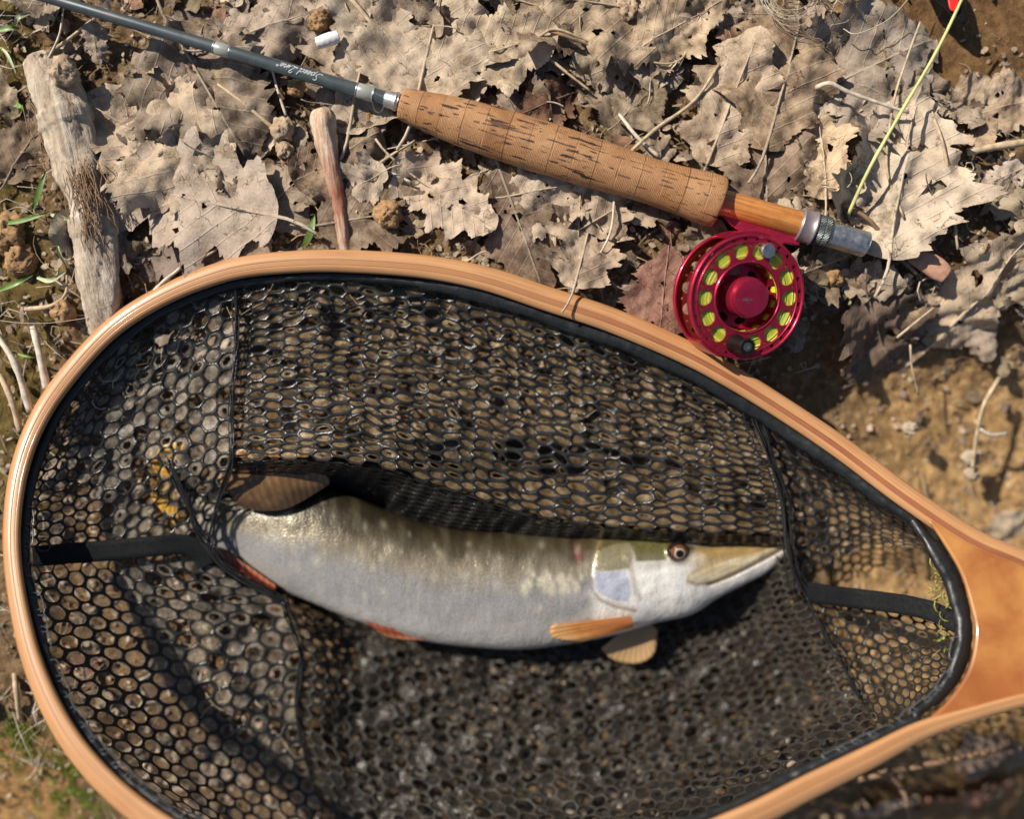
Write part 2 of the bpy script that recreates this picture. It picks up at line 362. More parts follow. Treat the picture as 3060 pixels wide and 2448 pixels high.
# ------------------------------------------------------------------ ground
def gz(x, y):
    d = math.sqrt(((x-1480)/1170)**2+((y-1890)/600)**2)
    hol = sm(1.08, .84, d)*72*sm(380, 760+max(0, y-1650)*.8, x)
    base = sm(700, 1500, y)*16+sm(2250, 3000, x)*sm(500, 1500, y)*48+sm(2200, 2500, x)*sm(800, 1100, y)*14+sm(2050, 2500, y)*48
    base += sm(2560, 2900, x)*sm(700, 200, y)*6+sm(2250, 2600, y)*sm(1900, 2500, x)*60
    base = max(base, 0)+14*sm(1.02, .86, math.sqrt(((x-1350)/1300)**2+((y-1700)/870)**2))
    return -max(hol, base)
def soilcol(x, y):
    n = noise.noise(Vector((x/260, y/260, 3)))
    c = np.array([1.0, .95, .88]); wet = 0.0
    o = sm(2350, 2750, x+90*n)*sm(950, 1200, y+80*n); c = c*(1-o)+np.array([2.5, 2.3, 1.8])*o; wet += .35*o
    o = (1 if x > 2560+(y*.55)+60*n else 0)*sm(330, 290, y+25*n); c = c*(1-o)+np.array([.85, .68, .48])*o; wet += .2*o
    o = sm(330, 150, x+60*n)*sm(2150, 2250, y+60*n); c = c*(1-o)+np.array([2.2, 1.85, 1.25])*o; wet += .9*o
    o = sm(200, 80, x+100*n)*(1-sm(1500, 1700, y)); c = c*(1-o)+np.array([.72, .74, .38])*o
    o = sm(2050, 2300, y)*sm(2300, 2600, x); c = c*(1-o*.5)  # lower right soil darkened; shade of yoke and handle put into its colour
    return (*c, min(1, wet))
def gn(x, y):
    a = noise.fractal(Vector((x/95, y/95, 0)), .9, 2.1, 5)
    cl = noise.noise(Vector((x/26, y/26, 9)))
    k = .45 if x > 2560+y*.55 and y < 330 else 1.0
    if x < 330 and y > 2170: k = .35
    if ((x-1350)/1300)**2+((y-1700)/870)**2 < .95: k = .5
    return (a*3.2+max(0, cl)*3.0)*k
xs = np.concatenate([-330-np.cumsum(20*1.5**np.arange(19))[::-1], np.arange(-330, 3400, 8.5), 3400+np.cumsum(20*1.5**np.arange(19))])
ys = np.concatenate([-330-np.cumsum(20*1.5**np.arange(19))[::-1], np.arange(-330, 2780, 8.5), 2780+np.cumsum(20*1.5**np.arange(19))])
V = []; C = []
for y in ys:
    for x in xs:
        far = not (-330 <= x <= 3400 and -330 <= y <= 2780)
        xc, yc = min(max(x, -330), 3400), min(max(y, -330), 2780)
        z = gz(xc, yc)+gn(xc, yc)
        V.append(P(x, y, 0)+Vector((0, 0, z/1000)) if far else P(x, y, z)); C.append(soilcol(xc, yc))
nx = len(xs)
F = [(j*nx+i, (j+1)*nx+i, (j+1)*nx+i+1, j*nx+i+1) for j in range(len(ys)-1) for i in range(nx-1)]
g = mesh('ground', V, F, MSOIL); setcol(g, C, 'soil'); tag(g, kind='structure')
def G(x, y): 
    return gz(x, y)+gn(x, y)
def bare(x, y):
    """places without leaf litter"""
    if x > 2600+y*.5 and y < 300: return 1.0
    if x < 300 and y > 2200: return .85
    if ((x-2570)/250)**2+((y-1130)/190)**2 < 1: return .93
    return max(sm(2350, 2650, x)*sm(950, 1200, y)*.72, sm(230, 100, x)*.72)

# ------------------------------------------------------------------ leaves
def segd(x, y, pl):
    best = 1e9
    for (a, b_), (c, d) in zip(pl[:-1], pl[1:]):
        vx, vy = c-a, d-b_; t = max(0, min(1, ((x-a)*vx+(y-b_)*vy)/(vx*vx+vy*vy+1e-9))); best = min(best, math.hypot(x-a-vx*t, y-b_-vy*t))
    return best
HOOPL = [(2711, 1487), (2511, 1337), (2340, 1222), (2188, 1128), (2044, 1050), (1828, 957), (1638, 894), (1448, 832), (1258, 796), (1020, 780), (856, 784), (713, 801), (590, 838), (478, 888), (378, 948), (298, 1015), (213, 1110), (143, 1205), (93, 1300), (60, 1398), (42, 1495), (40, 1700), (58, 1818), (90, 1955), (142, 2090), (210, 2212), (290, 2312), (378, 2395)]
def outline(kind, rg, n=64):
    """left and right margins of a leaf of length 1"""
    pts = []
    ph = rg.random()*6; lob = rg.choice([3, 4, 5])
    def hw(v, side):
        if kind == 'lobed': w = .36*math.sin(math.pi*min(1, v*1.0)**.8)**.6*(.84+.16*math.cos(2*math.pi*(lob*v+.3*side+.25*noise.noise(Vector((v*3, side, ph))))))
        elif kind == 'ovate': w = .40*math.sin(math.pi*v**.75)**.75*(1+.05*math.cos(2*math.pi*11*v))
        else: w = .33*math.sin(math.pi*v**.9)**.45
        w *= 1+.38*noise.noise(Vector((v*4, side*7+ph, ph)))+.17*noise.noise(Vector((v*11, side*3+ph, 4)))+.19*noise.noise(Vector((v*31, side, ph)))+.10*noise.noise(Vector((v*75, side, ph)))
        return max(.004, w)
    for i in range(n+1): v = i/n; pts.append((v, hw(v, 0)))
    for i in range(n-1, 0, -1): v = i/n; pts.append((v, -hw(v, 1)))
    return pts
def leaf_mesh(name, kind, seed, size, mat, step=.045, curl=.5, crumple=1.0, holes=3, tint=None, n=64):
    rg = random.Random(seed); out = outline(kind, rg, n)
    hs = []
    for i in range(holes):
        cx, cy = rg.uniform(.15, .85), rg.uniform(-.22, .22); r0 = rg.uniform(.006, .034)*rg.uniform(.4, 1.2)
        hp = [(cx+r0*math.cos(a)*rg.uniform(.4, 1.7), cy+r0*math.sin(a)*rg.uniform(.4, 1.5)) for a in [k*2*math.pi/9 for k in range(9)]]
        if all(inside(out, *q) for q in hp): hs.append(hp)
    pts = []
    x = step/2; row = 0
    while x < 1:
        y = -.6+(row % 2)*step/2
        while y < .6:
            q = (x+rg.uniform(-.2, .2)*step, y+rg.uniform(-.2, .2)*step)
            if inside(out, *q): pts.append(q)
            y += step
        x += step*.87; row += 1
    v, F = cdt(out, hs, pts)
    a1, a2, a3 = rg.uniform(-1, 1)*curl, rg.uniform(-.5, 1)*curl, rg.uniform(-.25, .5)*curl
    s = seed*1.7
    V = []
    for p in v:
        x, y = p.x, p.y
        z = a1*.35*(x-.5)**2+a2*.9*y*y+a3*.5*abs(y)
        z += crumple*(.10*noise.noise(Vector((x*2.6, y*2.6, s)))+.055*noise.noise(Vector((x*6, y*6, s+5)))+.024*noise.noise(Vector((x*17, y*17, s+9))))
        e = min(1, abs(y)/.3); z += .13*curl*e**3*noise.noise(Vector((x*6, y*3, s+2)))
        z += .012*(1-min(1, abs(y)/.03))
        V.append(Vector(((x-.5)*size, y*size, z*size)))
    uv = [(p.x, p.y+.5) for p in v]
    # midrib and stalk
    if kind != 'scrap':
        base = len(V); pp = []; rad = []
        for i in range(14):
            x = -.22+i*1.1/13; z = .006
            q = min(range(len(v)), key=lambda k: (v[k].x-x)**2+v[k].y**2) if x >= 0 else None
            zz = V[q].z/size if q is not None else V[0].z/size
            pp.append(Vector(((x-.5)*size, (.0 if x > 0 else .12*x*x*8)*size, (zz+.003)*size))); rad.append(size*(.010 if x < 0 else .009*(1-x)+.002))
        # smooth heights
        for it in range(2):
            for i in range(1, 13): pp[i].z = (pp[i-1].z+pp[i].z*2+pp[i+1].z)/4
        V2, F2 = tube(pp, rad, 5, [], [])
        F += [tuple(i+base for i in f) for f in F2]; V += V2; uv += [(.5, .5)]*len(V2)
    me = bpy.data.meshes.new(name); me.from_pydata([tuple(q) for q in V], [], F); me.materials.append(mat)
    me.polygons.foreach_set('use_smooth', [True]*len(me.polygons))
    ul = me.uv_layers.new(name='UVMap')
    idx = np.empty(len(me.loops), dtype=np.int32); me.loops.foreach_get('vertex_index', idx)
    ul.data.foreach_set('uv', np.array(uv, dtype=np.float32)[idx].ravel())
    tt = tint or (1, 1, 1)
    a = me.color_attributes.new('tint', 'FLOAT_COLOR', 'POINT')
    cc = np.tile(np.array([*tt, 1], dtype=np.float32), (len(V), 1)); a.data.foreach_set('color', cc.ravel())
    me.update(); return me
def put(me, name, px, py, dz, rz, tilt=(0, 0), sc=1.0):
    o = bpy.data.objects.new(name, me); COL.objects.link(o)
    o.location = P(px, py, gz(px, py)+dz)
    # follow the slope of the ground
    d = 60; nrm = Vector((-(gz(px+d, py)-gz(px-d, py))/(2*d*K), (gz(px, py+d)-gz(px, py-d))/(2*d*K), 1)).normalized()
    q = Vector((0, 0, 1)).rotation_difference(nrm)
    o.rotation_euler = (q.to_matrix() @ Matrix.Rotation(tilt[0], 3, 'X') @ Matrix.Rotation(tilt[1], 3, 'Y') @ Matrix.Rotation(rz, 3, 'Z')).to_euler()
    o.scale = (sc, sc, sc); return o
# the large leaves one by one: px, py, length px, direction deg, lift mm, kind, skin, tint, tilt, label
BIG = [
 (455, 420, 420, 150, 8, 'ovate', 0, (1.1, 1.02, .92), (-4, 3), 'large dusty tan leaf right of the grey driftwood, clay smeared over it'),
 (640, 300, 420, -60, 5, 'ovate', 0, (.85, .82, .82), (3, 4), 'big grey-brown leaf lying under the dark rod beside the pale upper band'),
 (560, 590, 460, 168, 9, 'lobed', 0, (.98, .93, .92), (2, -3), 'broad mauve-grey leaf between the driftwood and the reddish stick'),
 (520, 680, 400, 172, 4, 'lobed', 2, (1.0, .97, .95), (-8, 0), 'dark slate-brown leaf with pale curled rim just above the hoop on the left'),
 (800, 610, 330, 40, 8, 'lobed', 0, (1.02, .96, .9), (4, 5), 'torn beige leaf immediately left of the reddish stick'),
 (830, 70, 330, 20, 7, 'lobed', 0, (.85, .8, .78), (3, 3), 'brown-grey curled leaf above the dark rod left of the white shell piece'),
 (1090, 150, 420, 80, 9, 'lobed', 0, (1.05, 1.03, 1.0), (4, -4), 'cracked pale grey leaf right of the white shell piece'),
 (1290, 95, 420, 78, 12, 'ovate', 0, (1.12, 1.08, 1.02), (-4, 2), 'large light grey leaf with a straight pale midrib above the cork grip'),
 (1480, 150, 320, 15, 14, 'lobed', 0, (1.22, 1.16, 1.05), (6, -6), 'bleached ragged leaf full of holes near the bent straw'),
 (1640, 30, 330, -20, 12, 'lobed', 0, (1.1, 1.06, 1.0), (4, 4), 'pale leaf at the top edge above the bent straw'),
 (1860, 20, 420, 172, 16, 'ovate', 0, (1.15, 1.08, .98), (10, 4), 'grey serrated leaf curling over at the top edge, right of the middle'),
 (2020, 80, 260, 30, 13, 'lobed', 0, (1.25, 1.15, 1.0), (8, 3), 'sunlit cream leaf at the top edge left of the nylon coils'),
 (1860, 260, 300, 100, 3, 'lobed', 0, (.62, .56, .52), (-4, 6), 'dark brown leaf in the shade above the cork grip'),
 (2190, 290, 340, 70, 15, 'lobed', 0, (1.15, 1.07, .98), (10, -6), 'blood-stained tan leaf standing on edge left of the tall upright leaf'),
 (2350, 210, 400, 75, 16, 'lobed', 0, (1.12, 1.0, .86), (-3, 6), 'tall upright tan leaf with a pale midrib above the reel seat'),
 (2290, 460, 370, 95, 13, 'lobed', 0, (.85, .76, .70), (3, 4), 'rust-brown leaf just above the orange wooden reel seat'),
 (2600, 200, 420, 25, 5, 'ovate', 0, (.88, .88, .92), (2, 3), 'large smooth blue-grey leaf crossed by the green grass stalk'),
 (2690, 520, 430, 80, 8, 'ovate', 0, (1.12, 1.08, 1.02), (3, 5), 'big pale leaf with dark holes right of the metal end of the rod'),
 (2460, 430, 260, 95, 12, 'lobed', 0, (1.2, 1.08, .9), (-12, 8), 'narrow bright curled leaf beside the small nylon loop'),
 (2950, 850, 420, 60, 5, 'lobed', 0, (1.15, 1.05, .92), (4, 0), 'pale sunlit leaf at the right edge over the ochre mud'),
 (2540, 760, 300, 20, 4, 'lobed', 0, (.9, .82, .75), (2, 2), 'dull brown leaf right of the crimson reel'),
 (2620, 1010, 320, -60, 4, 'ovate', 2, (1.1, 1.0, .9), (2, 4), 'leaf on the mud in the reel shadow, with that shade put into its dark colour'),  # dark skin: the reel's shadow put into the leaf colour
 (1985, 870, 230, 85, 8, 'ovate', 1, (1.1, 1.0, 1.0), (3, 8), 'small red-brown leaf tucked under the left rim of the reel'),
 (1130, 640, 300, 10, 8, 'lobed', 0, (1.12, 1.03, .95), (5, 4), 'light leaf with brown stain right of the reddish stick'),
 (1330, 590, 300, -35, 6, 'lobed', 0, (1.0, .92, .86), (-5, 3), 'crumpled tan leaf in the middle, halfway between cork grip and hoop'),
 (1560, 690, 330, -70, 8, 'lobed', 0, (.95, .84, .80), (6, 4), 'mauve-brown oak-like leaf pointing down towards the hoop'),
 (1670, 560, 260, 10, 8, 'ovate', 0, (.95, .9, .84), (3, -6), 'rounded beige leaf just under the pitted part of the cork grip'),
 (1760, 690, 300, 75, 9, 'lobed', 0, (1.1, 1.02, .95), (-6, 5), 'pale split leaf crossed by a thin arching stem left of the reel'),
 (1880, 600, 260, 30, 7, 'lobed', 0, (.85, .78, .72), (5, 3), 'brown toothed leaf in shade under the thick end of the cork grip'),
 (1010, 470, 250, 30, 6, 'scrap', 0, (1.05, .95, .85), (4, 4), 'small tan leaf fragment beside the top of the reddish stick'),
 (300, 700, 220, 120, 5, 'lobed', 2, (1.0, .95, .85), (5, 5), 'small dark leaf caught behind the grey driftwood'),
 (90, 420, 240, 60, 4, 'lobed', 2, (1.1, 1.0, .8), (4, 4), 'mossy brown leaf left of the grey driftwood'),
 (2960, 330, 260, 15, 4, 'scrap', 0, (1.1, 1.0, .9), (3, 3), 'tan leaf scrap at the edge of the smooth brown mud'),
 (2880, 2390, 300, 20, 14, 'lobed', 1, (1.4, 1.3, 1.2), (4, 4), 'blurred reddish leaf below the lower arm of the hoop in the bottom right corner'),
 (2620, 2420, 300, 70, 10, 'lobed', 0, (.8, .75, .75), (4, -4), 'blurred grey-brown leaf below the lower arm of the hoop, left of the reddish one'),
 (3010, 2260, 300, -30, 12, 'ovate', 2, (1.2, 1.1, 1.0), (4, -4), 'dark leaf under the lower arm of the hoop at the right edge'),
]
SK = [MLEAF, MLEAFR, MLEAFD]
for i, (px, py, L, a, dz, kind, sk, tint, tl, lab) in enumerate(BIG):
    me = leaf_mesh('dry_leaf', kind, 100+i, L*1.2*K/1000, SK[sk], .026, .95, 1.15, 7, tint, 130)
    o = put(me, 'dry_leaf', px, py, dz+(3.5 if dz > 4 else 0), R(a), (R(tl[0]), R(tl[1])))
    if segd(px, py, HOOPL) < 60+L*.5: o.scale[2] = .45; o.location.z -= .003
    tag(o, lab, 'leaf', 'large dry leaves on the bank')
# the rest of the litter in view: copies of a dozen leaves
protos = []; PSK = [0]*16; PSK[4] = 1; PSK[15] = 2
for i in range(16):
    kind = ['lobed', 'ovate', 'lobed', 'scrap'][i % 4]
    t = rnd.uniform(.7, 1.25)
    protos.append(leaf_mesh('dry_leaf', kind, 300+i, .05, SK[PSK[i]], .05, .9, 1.4, 3, (t, t*rnd.uniform(.94, 1), t*rnd.uniform(.86, .97)), 48))
ANCH = [(200, 450, 'the driftwood'), (990, 520, 'the reddish stick'), (980, 118, 'the white shell piece'), (900, 210, 'the rod lettering'), (420, 60, 'the thin end of the rod'),
 (1290, 95, 'the pale-ribbed grey leaf'), (1400, 400, 'the narrow half of the cork grip'), (1850, 520, 'the thick half of the cork grip'), (1880, 160, 'the long bent straw'), (2365, 40, 'the nylon coils'),
 (2270, 640, 'the wooden reel seat'), (2530, 710, 'the threaded rod end'), (2500, 530, 'the small nylon loop'), (2235, 890, 'the crimson reel'), (2700, 340, 'the green grass stalk'), (2840, 560, 'the bowed dry stalk'),
 (2950, 430, 'the flattened straw bundle'), (2770, 790, 'the salmon wood chip'), (2940, 1250, 'the pale forked stick'), (2620, 1010, 'the reel shadow'), (1300, 780, 'the top of the hoop'), (1830, 950, 'the hoop left of the reel'),
 (2500, 1340, 'the hoop right of the reel'), (330, 1000, 'the upper left bend of the hoop'), (60, 1650, 'the left end of the hoop'), (200, 2200, 'the lower left bend of the hoop'), (330, 1640, 'the left strap'),
 (690, 1000, 'the left crease of the bag'), (2320, 1450, 'the right crease of the bag'), (2650, 1800, 'the right strap'), (850, 1440, 'the dorsal fin'), (1400, 1930, 'the belly of the pike'), (2250, 1700, 'the snout of the pike'),
 (500, 1440, 'the tail fin'), (1300, 1250, 'the middle of the upper net panel'), (2100, 2150, 'the lower right net panel'), (1300, 2300, 'the lower edge of the photo'), (2950, 1900, 'the burl wood yoke'), (2700, 2350, 'the lower arm of the hoop'), (60, 750, 'the ochre clods')]
DIRS = ['right of', 'upper right of', 'above', 'upper left of', 'left of', 'lower left of', 'below', 'lower right of']
used = {}
def litter_label(x, y, desc):
    ax, ay, an = min(ANCH, key=lambda q: (q[0]-x)**2+(q[1]-y)**2)
    d = math.atan2(-(y-ay), x-ax); k = DIRS[int(round(d/(math.pi/4))) % 8]
    key = (desc, an, k); used[key] = used.get(key, 0)+1
    if used[key] > 1: return None
    return f'{desc} leaf, {k} {an}'
def zone(x, y):
    if y < 760 and x < 1150: return ('crumpled brown litter leaf around the dark rod and driftwood', 'litter leaves on the left')
    if y < 800 and x < 2200: return ('crumpled tan litter leaf around the cork grip', 'litter leaves around the grip')
    if x > 2200 and y < 1200: return ('crumpled litter leaf right of the reel', 'litter leaves on the right')
    return ('brown litter leaf seen through or below the landing net', 'litter leaves under the net')
cnt = 0; tries = 0
while cnt < 262 and tries < 4000:
    tries += 1
    x, y = rnd.uniform(-80, 3140), rnd.uniform(-80, 2520)
    if y > 900 and rnd.random() < .35: continue
    if rnd.random() < bare(x, y): continue
    pi = rnd.randrange(len(protos)); scl = rnd.uniform(.4, 1.0)
    l = litter_label(x, y, ('small ' if scl < .6 else 'mid-sized ' if scl < .8 else 'larger ')+('tan', 'russet', 'dark')[PSK[pi]]+[' lobed', ' oval', ' lobed', ' broken'][pi % 4])
    if l is None: continue
    innet = ((x-1350)/1300)**2+((y-1700)/880)**2 < 1 or (x > 2100 and abs(y-1700) < 400 and x < 2850)
    tl = .06 if innet else .30
    o = put(protos[pi], 'dry_leaf', x, y, -1.5 if innet else rnd.uniform(2, 11), rnd.uniform(0, 6.28), (rnd.gauss(0, tl), rnd.gauss(0, tl)), scl)
    if segd(x, y, HOOPL) < 190: o.scale[2] = .35*scl; o.location.z = min(o.location.z, P(x, y, gz(x, y)-1).z); o.rotation_euler[0] *= .3; o.rotation_euler[1] *= .3
    tag(o, l, 'leaf', zone(x, y)[1]); cnt += 1
# leaf crumbs, chaff and clay crumbs nobody could count
def scatter_flat(name, n, smin, smax, mat, seed, lab, cat, region=None, lift=3.0, tintr=(.7, 1.35), kf=None):
    rg = random.Random(seed); V = []; F = []; C = []; U = []
    for i in range(n):
        x, y = rg.uniform(-320, 3380), rg.uniform(-320, 2770)
        if region and not region(x, y, rg): continue
        s = rg.uniform(smin, smax)/1000; k = kf or rg.choice([5, 6, 7, 8]); c = P(x, y, G(x, y)+rg.uniform(.3, lift))
        q = Matrix.Rotation(rg.gauss(0, .4), 3, 'X') @ Matrix.Rotation(rg.gauss(0, .4), 3, 'Y')
        b0 = len(V); asp = rg.uniform(.35, 1); ro = rg.uniform(0, 6.28); t = rg.uniform(*tintr); tc = (t, t*rg.uniform(.9, 1), t*rg.uniform(.78, 1), 1)
        V.append(c+q @ Vector((0, 0, rg.uniform(-.15, .25)*s))); C.append(tc); U.append(b0)
        for j in range(k):
            a = 2*math.pi*j/k; r = s*rg.uniform(.5, 1.1); vx, vy = r*math.cos(a), r*math.sin(a)*asp
            V.append(c+q @ Vector((vx*math.cos(ro)-vy*math.sin(ro), vx*math.sin(ro)+vy*math.cos(ro), rg.uniform(-.2, .2)*s))); C.append(tc)
        for j in range(k): F.append((b0, b0+1+j, b0+1+(j+1) % k))
    o = mesh(name, V, F, mat); setcol(o, C); tag(o, lab, cat, kind='stuff'); return o
scatter_flat('leaf_fragments', 2700, 2.2, 8.5, MLEAF, 21, 'curled fragments of broken dry leaves between the whole ones', 'leaf litter', lambda x, y, r: (y < 1300 or x < 0) and r.random() > bare(x, y) and segd(x, y, HOOPL) > 95 and ((x-1350)/1300)**2+((y-1700)/880)**2 > 1, 12.0, (.6, 1.4), 11)
scatter_flat('leaf_crumbs', 13000, .7, 3.6, MLEAF, 1, 'broken crumbs of dry leaf strewn over the bank', 'leaf litter', lambda x, y, r: r.random() > bare(x, y)*.8)
scatter_flat('dark_leaf_crumbs', 4000, .8, 4.0, MLEAFD, 2, 'small dark rotten leaf bits on the soil', 'leaf litter', lambda x, y, r: r.random() > bare(x, y)*.7, 2.0)
def crumbs(name, n, smin, smax, mat, seed, lab, cat, region):
    rg = random.Random(seed); V = []; F = []
    ico = [(0, 0, -1), (.72, -.53, -.45), (-.28, -.85, -.45), (-.89, 0, -.45), (-.28, .85, -.45), (.72, .53, -.45), (.28, -.85, .45), (-.72, -.53, .45), (-.72, .53, .45), (.28, .85, .45), (.89, 0, .45), (0, 0, 1)]
    fi = [(0, 1, 2), (1, 0, 5), (0, 2, 3), (0, 3, 4), (0, 4, 5), (1, 5, 10), (2, 1, 6), (3, 2, 7), (4, 3, 8), (5, 4, 9), (1, 10, 6), (2, 6, 7), (3, 7, 8), (4, 8, 9), (5, 9, 10), (6, 10, 11), (7, 6, 11), (8, 7, 11), (9, 8, 11), (10, 9, 11)]
    for i in range(n):
        x, y = rg.uniform(-320, 3380), rg.uniform(-320, 2770)
        if not region(x, y, rg): continue
        s = (smin+(smax-smin)*rg.random()**3)/1000; c = P(x, y, G(x, y)+s*250); b0 = len(V)
        for q in ico: V.append(c+Vector((q[0]*rg.uniform(.6, 1.2), q[1]*rg.uniform(.6, 1.2), q[2]*rg.uniform(.5, 1)))*s)
        F += [tuple(b0+k for k in f) for f in fi]
    o = mesh(name, V, F, mat); tag(o, lab, cat, kind='stuff')
def clump(x, y, r): return r.random() < (.25+1.0*max(0, noise.noise(Vector((x/120, y/120, 20)))*2))*(1 if x < 2650 or y > 320 else .15)
crumbs('clay_crumbs', 9000, .3, 2.6, MCRUMB, 3, 'loose ochre clay crumbs and grit between the leaves', 'soil crumbs', clump)
# chaff: thin straws and rootlets
def straws(name, n, mat, seed, lab, cat, region, lmin=8, lmax=34, rad=.28, lift=6, bend=.5):
    rg = random.Random(seed); V = []; F = []
    for i in range(n):
        x, y = rg.uniform(-200, 3260), rg.uniform(-200, 2650)
        if not region(x, y, rg): continue
        L = rg.uniform(lmin, lmax); a = rg.uniform(0, 6.28); z0 = G(x, y)+rg.uniform(.5, lift); b1 = rg.gauss(0, bend)
        pts = []
        for j in range(6):
            t = j/5-.5; aa = a+b1*t*2
            pts.append(P(x, y, z0)+Vector((math.cos(aa)*L*t, math.sin(aa)*L*t, (1-4*t*t)*rg.uniform(0, 2)))/1000)
        r0 = rad*rg.uniform(.5, 1.5)/1000
        tube(pts, [r0, r0, r0*.95, r0*.9, r0*.7, r0*.4], 4, V, F)
    o = mesh(name, V, F, mat); tag(o, lab, cat, kind='stuff')
straws('chaff', 900, MSTRAW, 5, 'thin broken straws mixed into the litter', 'chaff', lambda x, y, r: r.random() > bare(x, y)*.8)
straws('rootlets', 900, MSTRAWP, 6, 'pale tangled rootlets and dead grass along the left edge', 'rootlets', lambda x, y, r: r.random() < sm(420, 60, x)*(1.0 if y < 2100 else .4)+.05, 14, 60, .35, 9, 1.6)
straws('brown_fibres', 420, MSTRAWD, 8, 'fine dark brown plant fibres in the litter', 'fibres', lambda x, y, r: True, 8, 40, .18, 6, 1.2)
# straw under the left part of the net
straws('net_straw', 260, MSTRAWP, 9, 'bleached straw bits lying under the left half of the net', 'straw', lambda x, y, r: 80 < x < 900 and 1250 < y < 2448, 6, 18, .7, 5, .3)
# moss
rg = random.Random(11); V = []; F = []
for i in range(9000):
    if i % 3: x, y = rg.gauss(225, 62), rg.gauss(2350, 70)
    else: x, y = rg.gauss(60, 45), rg.gauss(2210, 45)
    if noise.noise(Vector((x/40, y/40, 2))) < -.05: continue
    c = P(x, y, G(x, y)); a = rg.uniform(0, 6.28); h = rg.uniform(1, 3.4)/1000; d = Vector((math.cos(a), math.sin(a), 0))
    b0 = len(V); V += [c-d*.0003, c+d*.0003, c+Vector((rg.gauss(0, .6), rg.gauss(0, .6), 1)).normalized()*h]; F.append((b0, b0+1, b0+2))
tag(mesh('moss', V, F, MMOSS, smooth=False), 'bright green moss on the wet mud in the lower left corner', 'moss', kind='stuff')

# ------------------------------------------------------------------ sticks, straws, blades: one by one
STEMN = {'dry_stem': 'dry_straw', 'grass_stalk': 'green_grass'}
def stem(name, pts, r0, r1, mat, lab, cat, n=22, grp=None, sides=7, jit=.1):
    pp = path(pts, n); V, F = tube(pp, [(r0+(r1-r0)*i/(n-1))*.78/1000*(1+.25*noise.noise(Vector((i*.5, r0*9, len(lab))))) for i in range(n)], sides, jit=jit)
    o = mesh(STEMN.get(name, name), V, F, mat); recenter(o, pp[0]); return tag(o, lab, 'straw' if cat == 'stem' else cat, grp)
g1 = 'loose dry stems lying on the litter'
stem('dry_stem', [(1612, 108, 22), (1660, 86, 26), (1760, 122, 22), (1880, 165, 18), (1990, 190, 16), (2048, 160, 14), (2055, 60, 12)], 1.1, .7, MSTRAW, 'long bent straw arching over the litter above the cork grip', 'stem', 34, g1)
stem('dry_stem', [(1640, 90, 24), (1700, 110, 24), (1790, 145, 20), (1830, 160, 14)], 1.7, .6, MSTRAWD, 'short split orange-brown straw lying along the long bent straw', 'stem', 16, g1)
stem('dry_stem', [(1045, -10, 16), (1110, 70, 15), (1172, 166, 13)], 1.9, 1.5, MSTRAW, 'straight tan stalk from the top edge down to the right of the white shell piece', 'stem', 16, g1)
stem('dry_stem', [(1612, 148, 14), (1680, 205, 16), (1765, 272, 12)], 1.2, 1.0, MSTRAW, 'thin straight straw above the middle of the cork grip', 'stem', 14, g1)
stem('dry_stem', [(1888, 450, 22), (1960, 385, 22), (2075, 300, 22), (2150, 190, 20)], 1.6, 1.2, MSTRAW, 'kinked twig leaning on the upper side of the cork grip', 'stem', 18, g1)
stem('dry_stem', [(1850, 340, 14), (1905, 410, 18), (1970, 470, 16)], 1.3, 1.6, MSTRAWP, 'pale straw crossing under the kinked twig at the cork grip', 'stem', 12, g1)
stem('dry_stem', [(2437, 262, 18), (2480, 248, 24), (2530, 272, 24), (2620, 305, 22), (2715, 336, 20)], 1.9, 1.2, MSTRAWP, 'pale hooked stalk reaching the green grass stalk', 'stem', 22, g1)
stem('dry_stem', [(2750, 65, 18), (2705, 190, 20), (2670, 310, 18), (2650, 500, 14), (2700, 650, 12)], 1.0, 1.0, MSTRAW, 'long thin brownish stem running down beside the green grass stalk', 'stem', 30, g1)
stem('dry_stem', [(2780, 330, 16), (2815, 420, 18), (2840, 560, 14), (2862, 745, 10)], 1.5, 1.1, MSTRAW, 'tall bowed dry stalk over the big pale leaf on the right', 'stem', 28, g1)
stem('dry_stem', [(2890, 455, 10), (2960, 440, 14), (3100, 420, 12)], 3.2, 2.8, MSTRAW, 'flattened straw bundle at the right edge under the brown mud', 'stem', 18, g1)
stem('dry_stem', [(2520, 610, 16), (2600, 660, 14), (2680, 760, 6), (2740, 820, 2)], 1.8, 1.6, MSTRAWD, 'dark brown twig behind the metal end of the rod', 'stem', 20, g1)
stem('dry_stem', [(1837, 580, 14), (1825, 690, 18), (1785, 770, 12), (1745, 812, 4)], 1.1, .8, MSTRAWP, 'arching pale stem between cork grip and hoop', 'stem', 22, g1)
stem('dry_stem', [(1660, 530, 10), (1740, 620, 12), (1800, 690, 10)], .6, .5, MSTRAW, 'hair-thin straw under the cork grip in front of the arching pale stem', 'stem', 14, g1)
stem('dry_stem', [(1735, 570, 12), (1728, 700, 12), (1724, 770, 6)], .6, .6, MSTRAW, 'thin upright straw left of the arching pale stem', 'stem', 14, g1)
stem('dry_stem', [(650, 250, 14), (730, 310, 16), (820, 385, 12)], 1.0, 1.8, MSTRAW, 'thin leaf stalk on the large leaf under the dark rod', 'stem', 14, g1)
stem('dry_stem', [(810, 200, 12), (830, 270, 14), (855, 345, 12)], .9, 1.3, MSTRAWP, 'short pale stalk hanging below the lettering on the rod', 'stem', 12, g1)
stem('dry_stem', [(1090, 520, 10), (1160, 470, 14), (1240, 420, 12)], 1.4, 1.0, MSTRAW, 'tan twig left of and below the start of the cork grip', 'stem', 14, g1)
stem('dry_stem', [(1060, 480, 8), (1130, 500, 11), (1230, 545, 10)], 1.2, 1.2, MSTRAWP, 'pale twig crossing the tan twig near the reddish stick', 'stem', 14, g1)
